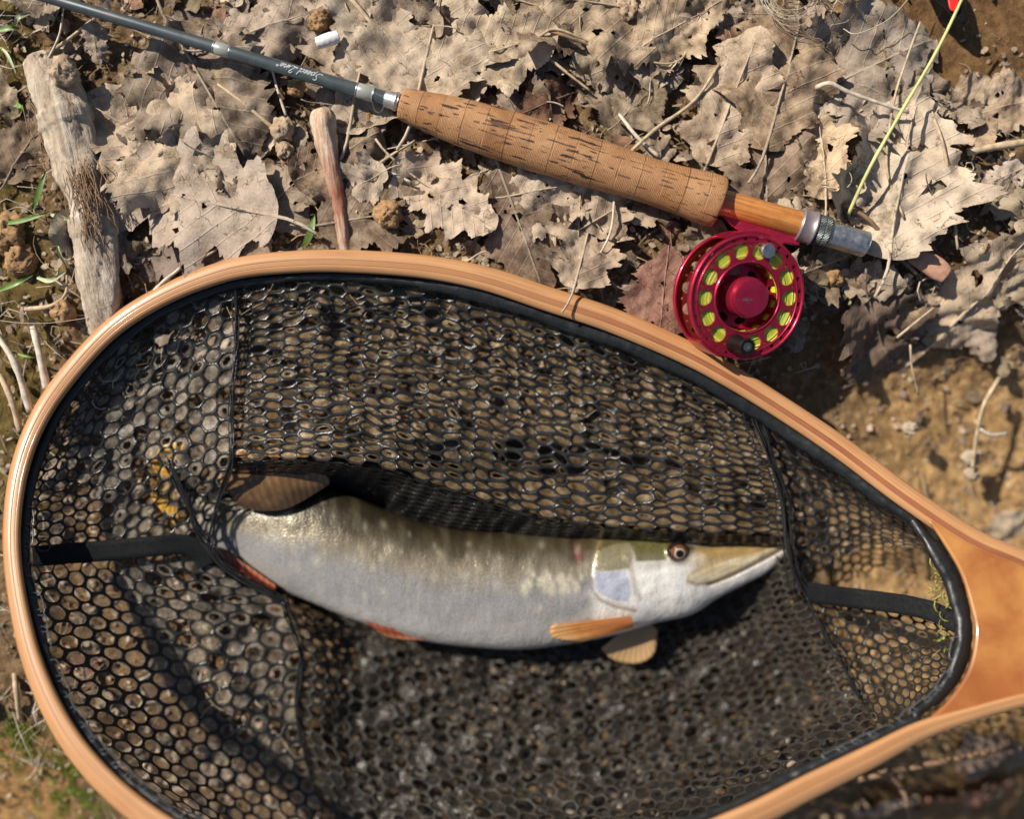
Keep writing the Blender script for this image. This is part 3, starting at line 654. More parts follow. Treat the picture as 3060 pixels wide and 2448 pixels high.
stem('dry_stem', [(430, 930, 10), (470, 860, 12), (540, 800, 14)], 2.0, 1.2, MSTRAWP, 'forked pale root tip against the outside of the hoop', 'stem', 14, g1)
stem('dry_stem', [(70, 925, 8), (150, 915, 12), (195, 880, 10), (200, 820, 6)], 2.2, .8, MSTRAW, 'knobbly bent root left of the driftwood foot', 'stem', 20, g1)
stem('dry_stem', [(-10, 1000, 6), (45, 1090, 10), (90, 1230, 6)], 2.4, 3.0, MSTRAWP, 'thick bleached stalk at the left edge outside the hoop', 'stem', 18, g1)
stem('dry_stem', [(95, 960, 4), (118, 1060, 9), (140, 1160, 6)], 2.6, 3.2, MSTRAWP, 'second bleached stalk, closer to the hoop, below the bent root', 'stem', 18, g1)
stem('dry_stem', [(0, 1120, 4), (35, 1200, 8), (60, 1290, 4)], 2.2, 2.6, MSTRAW, 'dull tan stalk touching the hoop at the left edge', 'stem', 18, g1)
stem('dry_stem', [(40, 1980, -20), (50, 2080, -10), (60, 2150, -20)], 2.0, 2.2, MSTRAW, 'blurred straw outside the hoop in the lower left', 'stem', 14, g1)
stem('dry_stem', [(2985, 1130, -28), (2940, 1210, -24), (2920, 1290, -30), (2905, 1400, -36)], 2.0, 1.6, MSTRAW, 'pale forked stick on the ochre mud at the right edge', 'stem', 20, g1)
stem('dry_stem', [(2925, 1280, -30), (2960, 1300, -32), (3010, 1295, -36)], 1.7, 1.5, MSTRAWP, 'short side fork of the pale stick on the ochre mud', 'stem', 10, g1)
stem('dry_stem', [(2720, 1030, -8), (2725, 1100, -12), (2745, 1180, -20)], .9, .9, MSTRAW, 'thin bent straw on the mud beyond the reel shadow', 'stem', 12, g1)
stem('dry_stem', [(2680, 1010, -4), (2740, 960, 0), (2790, 920, 0)], 1.2, .8, MSTRAW, 'short straight straw leaning over the reel shadow', 'stem', 12, g1)
stem('dry_stem', [(190, 20, 8), (175, 110, 18), (130, 200, 16)], .7, 1.0, MSTRAWP, 'thin white stalk above the head of the driftwood', 'stem', 14, g1)
stem('dry_stem', [(285, 55, 6), (200, 120, 14), (150, 155, 14)], 1.6, 1.2, MSTRAW, 'brown stalk slanting from the rod to the driftwood head', 'stem', 14, g1)
stem('dry_stem', [(2560, 2330, -60), (2700, 2300, -50), (2850, 2270, -52), (3050, 2230, -60)], 3.0, 2.0, MSTRAWD, 'blurred brown stalk below the lower arm of the hoop', 'stem', 20, g1)
stem('dry_stem', [(2640, 2300, -60), (2700, 2370, -54), (2720, 2460, -60)], 2.4, 2.0, MSTRAWD, 'blurred brown stalk running down to the bottom edge on the right', 'stem', 16, g1)
stem('grass_stalk', [(2892, -40, 40), (2800, 150, 34), (2690, 340, 34), (2600, 500, 30), (2535, 640, 18)], 1.1, 1.5, MSTALK, 'long straight yellow-green grass stalk slanting down to the rod end', 'grass stalk', 40)
g2 = 'green grass blades at the left edge'
def blade(pts, w, mat, lab):
    sp = spline(pts, 16); V = []; F = []
    for i, q in enumerate(sp):
        a = sp[max(0, i-1)]; c = sp[min(15, i+1)]; d = np.array([-(c[1]-a[1]), c[0]-a[0]]); d = d/(np.linalg.norm(d)+1e-9)
        ww = w*math.sin(math.pi*min(1, .12+i/15*.88))**.7
        for s, dz in ((-1, .8), (0, 0), (1, .8)): V.append(P(q[0]+d[0]*ww*s, q[1]+d[1]*ww*s, q[2]+dz))
    for i in range(15):
        for k in range(2): F.append((i*3+k, i*3+k+1, i*3+k+4, i*3+k+3))
    o = mesh('grass_sprig', V, F, mat); recenter(o, V[0]); tag(o, lab, 'grass blade', g2)
blade([(-10, 90, 10), (30, 82, 12), (60, 85, 8)], 9, MGRASS, 'bright green blade in the top left corner')
blade([(45, 75, 12), (55, 50, 18), (92, 38, 14)], 8, MGRASSP, 'pale curled blade in the top left corner')
blade([(-10, 670, 8), (60, 660, 14), (130, 640, 16), (150, 630, 10)], 7, MGRASS, 'green blade reaching the middle of the driftwood from the left')
blade([(98, 625, 6), (120, 560, 14), (138, 510, 14)], 9, MGRASS, 'upright green blade leaning on the driftwood')
blade([(150, 640, 12), (180, 650, 20), (215, 655, 18)], 7, MGRASSP, 'grey-green blade lying over the driftwood')
blade([(-10, 870, 8), (50, 845, 12), (100, 820, 8)], 8, MGRASS, 'green blade at the left edge level with the driftwood foot')
blade([(110, 830, 8), (150, 838, 14), (200, 808, 10)], 7, MGRASSP, 'silvery curved blade beside the driftwood foot')
blade([(200, 800, 8), (172, 740, 16), (190, 690, 14)], 5, MGRASSP, 'thin hooked blade left of the lower driftwood')
blade([(905, 740, 4), (925, 700, 12), (940, 640, 10)], 11, MGRASS, 'dark green blade just above the hoop left of the reddish stick')
blade([(20, 300, 4), (60, 320, 12), (55, 345, 6)], 8, MGRASS, 'short green blade left of the driftwood head')
blade([(0, 140, 4), (20, 160, 10), (48, 220, 10)], 5, MGRASSP, 'thin grey blade at the upper left edge')
blade([(30, 1050, 4), (80, 1065, 8), (120, 1068, 4)], 4, MGRASS, 'thin green blade over the bleached stalks')

# driftwood and stick
def branch(name, pts, mat, lab, cat, n=120, sides=40, rough=.12, flat=.8, seed=0, extra=None):
    sp = spline(pts, n); M = axis_frame(P(*sp[0][:3]), P(*sp[-1][:3])); Mi = M.inverted(); V = []
    for i, q in enumerate(sp):
        c = P(q[0], q[1], q[2]); a = sp[max(0, i-1)]; e = sp[min(n-1, i+1)]
        t = (P(*e[:3])-P(*a[:3])).normalized(); s = t.cross(Vector((0, 0, 1))).normalized(); u = s.cross(t)
        for k in range(sides):
            an = 2*math.pi*k/sides
            w = noise.noise(Vector((i*.035, math.cos(an)*1.6, math.sin(an)*1.6+seed)))*rough*1.6+noise.noise(Vector((i*.10, math.cos(an)*6, math.sin(an)*6+seed)))*rough+noise.noise(Vector((i*.5, math.cos(an)*12, math.sin(an)*12+seed)))*rough*.35
            if extra: w += extra(i/(n-1), an)
            r = q[3]*K/1000*(1+w)
            if i < 3: r *= (.35, .75, .95)[i]
            V.append(Mi @ (c+s*math.cos(an)*r+u*math.sin(an)*r*flat))
    F = [(i*sides+k, i*sides+(k+1) % sides, (i+1)*sides+(k+1) % sides, (i+1)*sides+k) for i in range(n-1) for k in range(sides)]
    F += [tuple(range(sides))[::-1], tuple((n-1)*sides+k for k in range(sides))]
    return tag(mesh(name, V, F, mat, mw=M), lab, cat)
def torn(t, a):
    g = 0
    if .46 < t < .60: g -= .20*math.sin((t-.46)/.14*math.pi)
    if .60 < t < .66 or .22 < t < .27: g += .10
    return g
drift = branch('driftwood', [(105, 165, 12, 42), (165, 270, 14, 66), (200, 370, 14, 72), (235, 480, 13, 74), (262, 600, 12, 68), (283, 740, 12, 62), (300, 850, 8, 58), (314, 935, 4, 56), (322, 1000, -2, 50)], MBARK, 'thick grey weathered piece of driftwood with torn bark, standing on the left', 'driftwood', 150, 44, .15, .8, 3, torn)
# frayed bast fibres where its bark is torn
V = []; F = []; rg = random.Random(4); Mi = drift.matrix_world.inverted()
for i in range(170):
    if i < 100: x, y = rg.gauss(248, 26), rg.uniform(470, 590)
    elif i < 150: x, y = rg.gauss(120, 22), rg.uniform(200, 400)
    else: x, y = rg.gauss(258, 20), rg.uniform(630, 680)
    L = rg.uniform(40, 110); z = 24+rg.uniform(-1, 3); dx = rg.gauss(.25, .16)
    if i >= 100 and i < 150: z = rg.uniform(9, 18)
    pp = [P(x+dx*L*t+rg.gauss(0, 3), y+L*t, z+rg.uniform(-1, 1)) for t in (0, .25, .5, .75, 1)]
    tube([Mi @ q for q in pp], [.00018, .0003, .0003, .00025, .0001], 4, V, F)
mesh('bast_fibre', V, F, MSTRAWD, drift); bpy.data.objects['bast_fibre'].matrix_parent_inverse = Matrix.Identity(4)
bpy.data.objects['bast_fibre']['kind'] = 'stuff'
branch('stick', [(960, 322, 18, 24), (966, 360, 18, 37), (972, 410, 17, 34), (988, 490, 15, 25), (1006, 580, 12, 21), (1022, 680, 10, 17), (1034, 790, 5, 15)], MSTICK, 'short peeled stick with a reddish lower part, ending at the hoop', 'stick', 110, 28, .13, .9, 8)
# soil lumps one could pick up
def lump(px, py, r, z, mat, lab, seed, cat='soil lump', name='soil_lump'):
    n1, n2 = 20, 30; V = []
    for i in range(n1+1):
        th = math.pi*i/n1
        for k in range(n2):
            ph = 2*math.pi*k/n2; d = Vector((math.sin(th)*math.cos(ph), math.sin(th)*math.sin(ph), math.cos(th)))
            w = 1+.35*noise.noise(d*1.8+Vector((seed, 0, 0)))+.25*noise.noise(d*5+Vector((seed, 3, 0)))+.14*noise.noise(d*13+Vector((seed, 3, 0)))
            V.append(Vector((d.x, d.y, d.z*.8))*w*r*K/1000)
    F = [(i*n2+k, (i+1)*n2+k, (i+1)*n2+(k+1) % n2, i*n2+(k+1) % n2) for i in range(n1) for k in range(n2)]
    o = mesh(name, V, F, mat); o.location = P(px, py, z); tag(o, lab, cat)
MLUMP = simple('pale_clay', (.40, .29, .19), .95, var=.45, scale=220, bmp=1, bd=.0012)
MLUMPO = simple('ochre_clay', (.34, .20, .09), .95, var=.5, scale=300, bmp=1, bd=.0012)
MSTONE = simple('grey_pebble', (.38, .31, .22), .8, var=.3, scale=200, bmp=.5, bd=.0006)
for i, q in enumerate([
    (845, 385, 34, 12, MLUMP, 'knobbly pale clay lump left of the reddish stick'), (850, 450, 26, 10, MLUMP, 'smaller clay lump under the knobbly one'),
    (955, 60, 32, 10, MLUMPO, 'ochre soil lump above the white shell piece'), (885, 262, 26, 12, MLUMPO, 'rounded tan lump just below the lettered rod'),
    (1150, 245, 26, 12, MSTONE, 'grey pebble touching the rod next to the cork grip'), (1105, 345, 22, 9, MLUMPO, 'orange soil crumb under the small wire hook'),
    (1880, 25, 34, 18, MLUMP, 'sandy clay lump on the leaf at the top edge'), (1540, 510, 20, 12, MLUMPO, 'orange grit heap under the cork grip'),
    (1160, 640, 40, 12, MLUMPO, 'rusty soil patch on the light leaf below the cork grip'), (190, 215, 40, 26, MLUMP, 'clay stuck on the head of the driftwood'),
    (190, 930, 34, 8, MLUMPO, 'ochre soil lump left of the driftwood foot'), (1400, 800, 30, -2, MLUMPO, 'soil lump against the outside of the hoop top'),
    (2490, 830, 26, 0, MLUMPO, 'orange lump right of the reel'), (2900, 1370, 26, -42, MSTONE, 'pale pebble on the ochre mud'), (2905, 1415, 22, -44, MSTONE, 'second pale pebble below the first on the ochre mud'),
    (2720, 1280, 22, -28, MSTONE, 'small whitish stone in the ochre mud near the hoop'), (25, 700, 60, 2, MLUMPO, 'mossy clod at the left edge'), (60, 780, 46, 2, MLUMPO, 'ochre clod below the mossy one at the left edge')]):
    lump(*q[:3], q[3]+0.0, q[4], q[5], i*3.3, 'stone' if q[4] is MSTONE else 'soil lump', 'pebble' if q[4] is MSTONE else 'soil_lump')
# pink-brown wood chip on the right
branch('wood_chip', [(2695, 735, 2, 22), (2740, 765, 4, 30), (2800, 800, 4, 34), (2830, 822, 3, 28)], simple('pink_wood', (.50, .27, .18), .8, var=.2), 'salmon-coloured wood chip half buried right of the rod end', 'wood chip', 30, 16, .1, .4, 5)
# white shell piece: a rolled shard
V = []; F = []; nu, nv = 22, 14
for i in range(nu):
    for j in range(nv):
        a = -2.0+4.0*j/(nv-1); t = i/(nu-1); r = (.0034+.0007*math.sin(t*3))*(1+.06*noise.noise(Vector((t*9, a*2, 1))))
        e = 1+.12*noise.noise(Vector((a*3, 5, 0)))
        V.append(Vector(((t-.5)*.0145*e, math.sin(a)*r, math.cos(a)*r)))
F = [(i*nv+j, (i+1)*nv+j, (i+1)*nv+j+1, i*nv+j+1) for i in range(nu-1) for j in range(nv-1)]
o = mesh('shell_fragment', V, F, MSHELL); o.location = P(980, 118, 18); o.rotation_euler = (.2, 0, R(18))
md = o.modifiers.new('Solidify', 'SOLIDIFY'); md.thickness = .0007; tag(o, 'small white rolled shell fragment on the leaves above the rod', 'shell')
# nylon coils
V = []; F = []; rg = random.Random(5)
for i in range(9):
    cx, cy = 2365+rg.gauss(0, 7), -30+rg.gauss(0, 6); rx, ry = rg.uniform(66, 92), rg.uniform(62, 95); a0 = rg.uniform(0, 1)
    pp = [P(cx+rx*math.cos(a0+t*5.6/30), cy+ry*math.sin(a0+t*5.6/30), 30+rg.uniform(-.5, .5)+2*math.sin(t*.4+i)) for t in range(31)]
    tube(pp, .0002, 5, V, F)
tube(path([(2450, -30, 20), (2530, 20, 20), (2535, 60, 18), (2480, 75, 16)], 24), .00018, 5, V, F)
tube(path([(2520, 85, 18), (2560, 100, 22), (2650, 60, 24), (2710, 0, 22), (2740, -50, 20)], 30), .0003, 5, V, F)
tag(mesh('nylon_line_tangle', V, F, MMONO), 'tangle of clear nylon line coils at the top edge above the reel', 'fishing line')
V, F = [], []
tube(path([(2440, 560, 14), (2480, 530, 22), (2520, 500, 24), (2545, 530, 24), (2530, 560, 22), (2480, 560, 18), (2442, 550, 14)], 40), .00028, 6, V, F)
tube(path([(2445, 545, 14), (2470, 515, 20), (2500, 505, 22), (2520, 520, 22), (2515, 545, 20)], 24), .0002, 6, V, F)
tag(mesh('nylon_loop', V, F, MMONO), 'small loop of nylon line between the rod end and the grass stalk', 'fishing line')
V, F = [], []
tube(path([(2690, 250, 16), (2830, 310, 14), (2960, 370, 10), (3090, 440, 8)], 30), .00014, 5, V, F)
tag(mesh('nylon_strand', V, F, MMONO), 'single fine strand of line running to the right edge', 'fishing line')
V, F = [], []
tube(path([(-20, 955, 12), (60, 965, 13), (150, 965, 13), (260, 950, 12), (380, 930, 10)], 34), .0002, 5, V, F)
tag(mesh('white_thread', V, F, MMONO), 'fine white thread from the left edge to the hoop', 'thread')
# black tool with a red end, top right corner
tool = empty('tool', P(2830, 0, 18), 'black tool handle with a red end in the top right corner', 'tool')
def slab(name, poly, z0, z1, mat, parent, rr=1.0, zf=lambda x, y: 0):
    """bevelled slab from a pixel outline, heights in mm"""
    n = len(poly); c = np.mean(np.array(poly), axis=0); V = []; F = []
    def inset(d):
        out = []
        for i in range(n):
            a = np.array(poly[i-1]); b_ = np.array(poly[i]); e = np.array(poly[(i+1) % n])
            t = (e-a); nn = np.array([-t[1], t[0]]); nn = nn/(np.linalg.norm(nn)+1e-9); out.append(b_-nn*d*sgn)
        return out
    area = sum(poly[i-1][0]*poly[i][1]-poly[i][0]*poly[i-1][1] for i in range(n)); sgn = -1 if area > 0 else 1
    rp = rr/K
    rings = [(rp*.9, z0), (rp*.3, z0+rr*.3), (0, z0+rr), (0, z1-rr), (rp*.12, z1-rr*.5), (rp*.4, z1-rr*.15), (rp, z1)]
    for d, z in rings:
        for q in inset(d): V.append(P(q[0], q[1], z+zf(q[0], q[1])))
    for r_ in range(len(rings)-1):
        for k in range(n): F.append((r_*n+k, r_*n+(k+1) % n, (r_+1)*n+(k+1) % n, (r_+1)*n+k))
    for ri, flip in ((0, True), (len(rings)-1, False)):
        ip = inset(rings[ri][0]); v2, f2 = cdt([tuple(q) for q in ip])
        b0 = len(V); V += [P(q.x, q.y, rings[ri][1]+zf(q.x, q.y)) for q in v2]
        F += [tuple(b0+i for i in (t if flip else t[::-1])) for t in f2]
    if sgn == -1: F = [f[::-1] for f in F]
    o = mesh(name, V, F, mat, parent); return o
slab('handle', [tuple(q) for q in spline([(2745, -70), (2770, -20), (2810, 20), (2850, 55), (2875, 72), (2892, 62), (2890, 30), (2880, -20), (2860, -80), (2800, -100), (2745, -70)], 40)][:-1], 8, 17, MGRIP, tool, 2)
slab('red_end', [tuple(q) for q in spline([(2822, -60), (2830, -10), (2838, 28), (2856, 34), (2868, 20), (2866, -30), (2855, -70), (2822, -60)], 30)][:-1], 17.1, 20, MREDP, tool, 1.2)

# ------------------------------------------------------------------ fly rod
rod = empty('fly_rod', P(1700, 450, 20), 'slate-coloured fly rod with a worn cork grip and wooden reel seat', 'fishing rod')
def along(a, b_, prof, mat, name, seg=48, parent=rod):
    p0, p1 = P(*a), P(*b_); L = (p1-p0).length; M = axis_frame(p0, p1)
    V, F = lathe([(t*L, r/1000) for t, r in prof], seg)
    F.append(tuple(range(seg))); F.append(tuple((len(prof)-1)*seg+k for k in range(seg))[::-1])
    F = [f[::-1] for f in F]
    return mesh(name, V, F, mat, parent, mw=None) if False else place(mesh(name, V, F, mat), M, parent)
def place(o, M, parent):
    o.matrix_world = M; o.parent = parent; o.matrix_parent_inverse = Matrix.Translation(parent.location).inverted(); return o
def rl(x):   # rod axis in photo pixels at x
    y = 300+(x-1175)*.2985
    return (x, y, 24+(1197-x)*.006)
k_ = K*(H-22)/H
along(rl(-900), rl(1160), [(0, 2.2), (.3, 2.9), (1, 4.25)], MBLANK, 'blank', 40)
for a, b_ in ((642, 687), (1068, 1116)):
    r = 3.75 if a < 800 else 4.4
    along(rl(a), rl(b_), [(0, r-.25), (.08, r+.15), (.5, r+.25), (.92, r+.15), (1, r-.25)], MWRAP, 'thread_band', 40)
    for e in (a-1, b_+1): along(rl(e-1.5), rl(e+1.5), [(0, r), (.3, r+.22), (.7, r+.22), (1, r)], MSTEEL, 'trim_ring', 40)
along(rl(1150), rl(1192), [(0, 4.3), (.05, 4.9), (.7, 5.3), (.75, 5.8), (.86, 5.9), (.9, 5.3), (1, 5.3)], MSTEEL, 'winding_check', 40)
# hook keeper
V, F = tube(path([(1112, 300, 22), (1118, 325, 19), (1130, 335, 17), (1142, 328, 17), (1148, 306, 22)], 20), .0004, 6)
mesh('hook_keeper', V, F, MSTEEL, rod)
prof = [(0, 5.5), (.002, 8.2), (.008, 9.3), (.02, 9.9), (.05, 10.6), (.12, 12.6), (.2, 14.2), (.3, 15.1), (.42, 15.6), (.52, 15.3), (.62, 14.6), (.7, 13.9), (.78, 13.5), (.85, 14.0), (.91, 15.0), (.95, 15.6), (.985, 15.7), (.996, 15.2), (1, 13.5), (1.0, 8)]
pf = []
for (t0, r0), (t1, r1) in zip(prof[:-1], prof[1:]):
    for j in range(4): pf.append((t0+(t1-t0)*j/4, r0+(r1-r0)*j/4))
pf.append(prof[-1])
cork = along((1197, 308, 23), (2152, 606, 21), pf, MCORK, 'cork_grip', 72)
s0, s1 = (2150, 603, 20), (2392, 672, 20)
along(s0, s1, [(0, 7.8), (.02, 8.0), (.5, 8.0), (.98, 8.2), (1, 8.0)], MSEAT, 'reel_seat', 48)
along((2386, 670, 20), (2432, 684, 20), [(0, 8.4), (.02, 10.4), (.10, 10.8), (.16, 10.3), (.80, 9.9), (.86, 10.6), (.95, 10.6), (1, 9.6)], MMAUVE, 'slide_band', 56)
# knurled nut: real diamond relief
p0, p1 = P(2432, 684, 20), P(2476, 697, 20); L = (p1-p0).length; seg = 120; rows = 26; V = []
for i in range(rows):
    t = i/(rows-1)
    for k in range(seg):
        a = 2*math.pi*k/seg
        kn = max(math.sin(k*math.pi/2+i*math.pi/2), math.sin(k*math.pi/2-i*math.pi/2)) if .1 < t < .9 and not .47 < t < .53 else -.6
        r = (9.3+.28*kn)/1000*(.96 if t < .05 or t > .95 else 1); V.append(Vector((t*L, r*math.cos(a), r*math.sin(a))))
F = [(i*seg+k, i*seg+(k+1) % seg, (i+1)*seg+(k+1) % seg, (i+1)*seg+k)[::-1] for i in range(rows-1) for k in range(seg)]
F.append(tuple(range(seg))); F.append(tuple((rows-1)*seg+k for k in range(seg)))
place(mesh('lock_nut', V, F, MGUN, smooth=False), axis_frame(p0, p1), rod)
prof = []
for i in range(27): prof += [(i/28, 8.0 if i % 2 else 7.55)]
prof += [(.965, 7.8), (1, 7.1)]
along((2474, 697, 20), (2590, 732, 20), prof, MSTEEL, 'threaded_end', 56)
# lettering "Speed Line" with its mark, wrapped on the blank, read from the far side
GL = {'S': (6.2, [[(6, 9), (4.6, 10.2), (2.8, 9.4), (2.8, 7.2), (4.2, 5.4), (4.4, 3), (3, 1), (.8, .4), (-.6, 1.6)]]),
 'p': (4.6, [[(0, 3), (1.2, 5.2), (.8, 2), (-.4, -3.4)], [(1.1, 4.2), (2.6, 5.4), (3.6, 3.8), (3, 1.2), (1.6, .4), (.8, 1.4)], [(3, 1.2), (4.4, 1.6)]]),
 'e': (3.3, [[(0, 1.6), (2.2, 3.2), (2.4, 4.8), (1.2, 5), (.4, 3), (.8, .8), (1.9, .3), (3.4, 1.6)]]),
 'd': (4.6, [[(3, 4.4), (1.8, 5.2), (.5, 3.6), (.4, 1.2), (1.5, .3), (2.8, 1.6), (3.6, 4.8), (4.6, 9.8)], [(3.4, 4), (3, 1), (3.6, .3), (4.8, 1.6)]]),
 'L': (6.6, [[(2.2, 7.4), (2.8, 9.4), (4.6, 10.2), (5.2, 8.6), (3.6, 5), (2, 1.6), (.6, .4), (-.4, 1.1), (.6, 1.9), (2.6, .8), (4.6, 0), (6.6, 1.6)]]),
 'i': (2.0, [[(0, 1.6), (1.2, 5), (.8, 1.2), (1.2, .3), (2.1, 1.6)], [(1.6, 7), (1.9, 7.3)]]),
 'n': (4.4, [[(0, 1.6), (1, 5), (.6, .3)], [(.8, 2.8), (2.2, 5.1), (3.2, 4.6), (2.8, 1.2), (3.2, .3), (4.4, 1.6)]]), ' ': (2.4, [])}
V = []; F = []; xc = 0.0; txt = 'Speed Line'
tot = sum(GL[c][0] for c in txt); lx = 126*k_/tot       # mm per glyph unit
pS, pE = P(*rl(966)), P(*rl(826)); dirx = (pE-pS).normalized(); side = Vector((0, 0, 1)).cross(dirx); up = dirx.cross(side)
def on_rod(u, h):
    r = 4.12; a = h/r; return pS+dirx*u/1000+(side*math.sin(a)+up*math.cos(a))*r/1000
def stroke(pts):
    sp = spline(pts, max(6, len(pts)*4)) if len(pts) > 2 else spline(pts, 4)
    pp = [on_rod((q[0]+q[1]*.28)*lx, (q[1]-4.2)*.46) for q in sp]
    tube(pp, .00026, 5, V, F, flat=.9)
for c in txt:
    w, st = GL[c]
    for s in st: stroke([(xc+x, y) for x, y in s])
    xc += w
stroke([(xc+1.6+.9*math.cos(a), 5.4+.9*math.sin(a)) for a in [i*6.283/8 for i in range(9)]])
o = mesh('lettering', V, F, MTEXT, rod); o['label'] = 'script lettering Speed Line in silver'

# ------------------------------------------------------------------ fly reel
RC = P(2234, 889, 36); RR = 37.0
nrm = Vector((math.sin(R(15)), -math.sin(R(11)), 1)).normalized()
xax = Vector((1, 0, 0)); xax = (xax-nrm*xax.dot(nrm)).normalized(); yax = nrm.cross(xax)
RM = Matrix((xax, yax, nrm)).transposed().to_4x4(); RM.translation = RC
reel = empty('fly_reel', P(2234, 889, 10), 'crimson fly reel full of yellow-green line, clamped under the reel seat', 'fishing reel')
def rp(name, V, F, mat, smooth=False, parent=None):
    o = mesh(name, [v/1000 for v in V], F, mat, smooth=smooth)
    if parent is None: return place(o, RM, reel)
    o.parent = parent; o.matrix_parent_inverse = Matrix.Identity(4); return o
def smooth_by_angle(o, ang=35):
    me = o.data; me.polygons.foreach_set('use_smooth', [True]*len(me.polygons))
    try: me.set_sharp_from_angle(angle=R(ang))
    except Exception: pass
    return o
holes = []
for i in range(14):
    a = R(101.5+i*360/14); holes.append(circ(.745*RR*math.cos(a), .745*RR*math.sin(a), .128*RR, 28))
    a = R(101.5+(i+.5)*360/14); holes.append(circ(.815*RR*math.cos(a), .815*RR*math.sin(a), .034*RR, 12))
for i in range(28):
    a = R(95+i*360/28); holes.append(circ(.925*RR*math.cos(a), .925*RR*math.sin(a), .034*RR, 12))
V, F = plate(circ(0, 0, .985*RR, 120), holes+[circ(0, 0, .575*RR, 72)], 0, -1.0)
sp_ = smooth_by_angle(rp('spool', V, F, MRED))
V, F = lathe([(-4.5, .955*RR), (-4.5, .995*RR), (-1, RR), (.5, 1.0*RR), (.9, .985*RR), (.8, .965*RR), (.1, .955*RR), (-1.5, .95*RR)], 120, 'Z', True)
rp('rim', [v*1000 if False else v for v in V], F, MRED, True, sp_)
V, F = lathe([(-.2, .585*RR), (.5, .575*RR), (.6, .56*RR), (-.6, .55*RR), (-2.2, .545*RR)], 96, 'Z'); rp('inner_lip', V, F, MRED, True, sp_)
V, F = lathe([(-.2, .868*RR), (.35, .872*RR), (.45, .880*RR), (.35, .888*RR), (-.2, .892*RR)], 110, 'Z'); rp('ridge', V, F, MRED, True, sp_)
# cone wall with teardrop windows
segs = 14*8; zz = [(-2.0, .55), (-3.2, .545), (-4.6, .54), (-6.2, .535), (-8, .53), (-10.5, .52), (-13, .50)]
V, F = lathe([(z, r*RR) for z, r in zz], segs, 'Z')
keep = []
for fi, f in enumerate(F):
    row = fi//segs; kk = (fi % segs) % 8
    if 1 <= row <= 4 and 2 <= kk <= 5 and not (row in (4,) and kk in (2, 5)): continue
    keep.append(f)
rp('window_wall', V, keep, MRED, True, sp_)
hl = []
for i in range(8):
    a = R(i*45+8); e = []
    for k in range(20):
        t = 2*math.pi*k/20; ex, ey = .062*RR*math.cos(t), .10*RR*math.sin(t); e.append((.405*RR*math.cos(a)+ex*math.cos(a)-ey*math.sin(a), .405*RR*math.sin(a)+ex*math.sin(a)+ey*math.cos(a)))
    hl.append(e)
V, F = plate(circ(0, 0, .51*RR, 90), hl+[circ(0, 0, .2*RR, 40)], -12.5, -14); rp('spool_floor', V, F, MRED, False, sp_)
V, F = lathe([(-20, .2*RR), (-20, .56*RR), (-24, .56*RR), (-24, .2*RR)], 60, 'Z', True); smooth_by_angle(rp('void_disc', V, F, MPIT))  # black disc behind the floor holes, standing in for the void's shade
# drag knob with knurled side
V = []; seg = 160; prof = [(-13, .30), (-6, .305), (-5.6, .325), (-4.8, .325), (1.2, .325), (1.7, .318), (2.0, .300), (4.4, .300), (5.0, .292), (5.3, .27), (5.3, .12), (5.25, .0001)]
for z, r in prof:
    for k in range(seg):
        a = 2*math.pi*k/seg; q = r*RR*(1+(.012*math.cos(k*math.pi) if -4.9 < z < 1.5 else 0)); V.append(Vector((q*math.cos(a), q*math.sin(a), z)))
F = [(i*seg+k, i*seg+(k+1) % seg, (i+1)*seg+(k+1) % seg, (i+1)*seg+k) for i in range(len(prof)-1) for k in range(seg)]
kn = smooth_by_angle(rp('drag_knob', V, F, simple('scratched_crimson_metal', (.50, .025, .07), .3, .7, .1, 200, .1, coat=.3)), 25)
# worn scratches on it: thin bright scores
V = []; F = []; rg = random.Random(2)
for i in range(46):
    x, y = rg.gauss(-3.2, 2.2), rg.gauss(-1.0, .65)-.0; L = rg.uniform(.6, 2.6); a = rg.gauss(-.3, .4)
    b0 = len(V); d = Vector((math.cos(a), math.sin(a), 0)); nn = Vector((-d.y, d.x, 0))*rg.uniform(.04, .12); c = Vector((x, y, 5.33))
    V += [c-d*L/2, c+nn, c+d*L/2, c-nn]; F.append((b0, b0+3, b0+2, b0+1))
rp('scratches', V, F, MSTEEL, False, kn)['kind'] = 'stuff'
# counterweight
a = R(69); cx, cy = .79*RR*math.cos(a), .79*RR*math.sin(a)
V, F = lathe([(-.1, 4.4), (.6, 4.5), (3.2, 4.4), (3.7, 4.1), (3.75, 2), (3.7, .0001)], 40, 'Z'); smooth_by_angle(rp('counterweight', [v+Vector((cx, cy, 0)) for v in V], F, MSTEEL), 30)
# winding knob
a = R(255); cx, cy = .76*RR*math.cos(a), .76*RR*math.sin(a)
V, F = lathe([(0, 5.2), (.8, 5.8), (3, 5.6), (7, 4.9), (12, 4.5), (15.5, 4.9), (16.5, 5.1), (17.2, 4.7), (17.2, 3.6), (16.4, 3.4), (16.4, .0001)], 40, 'Z')
hk = smooth_by_angle(rp('winding_handle', [v+Vector((cx, cy, 0)) for v in V], F, MGRIP), 30)
V, F = lathe([(16.45, 2.6), (16.9, 2.5), (16.9, .5), (16.7, .3), (16.7, .0001)], 24, 'Z'); smooth_by_angle(rp('screw', [v+Vector((cx, cy, 0)) for v in V], F, MGUN, False, hk), 30)
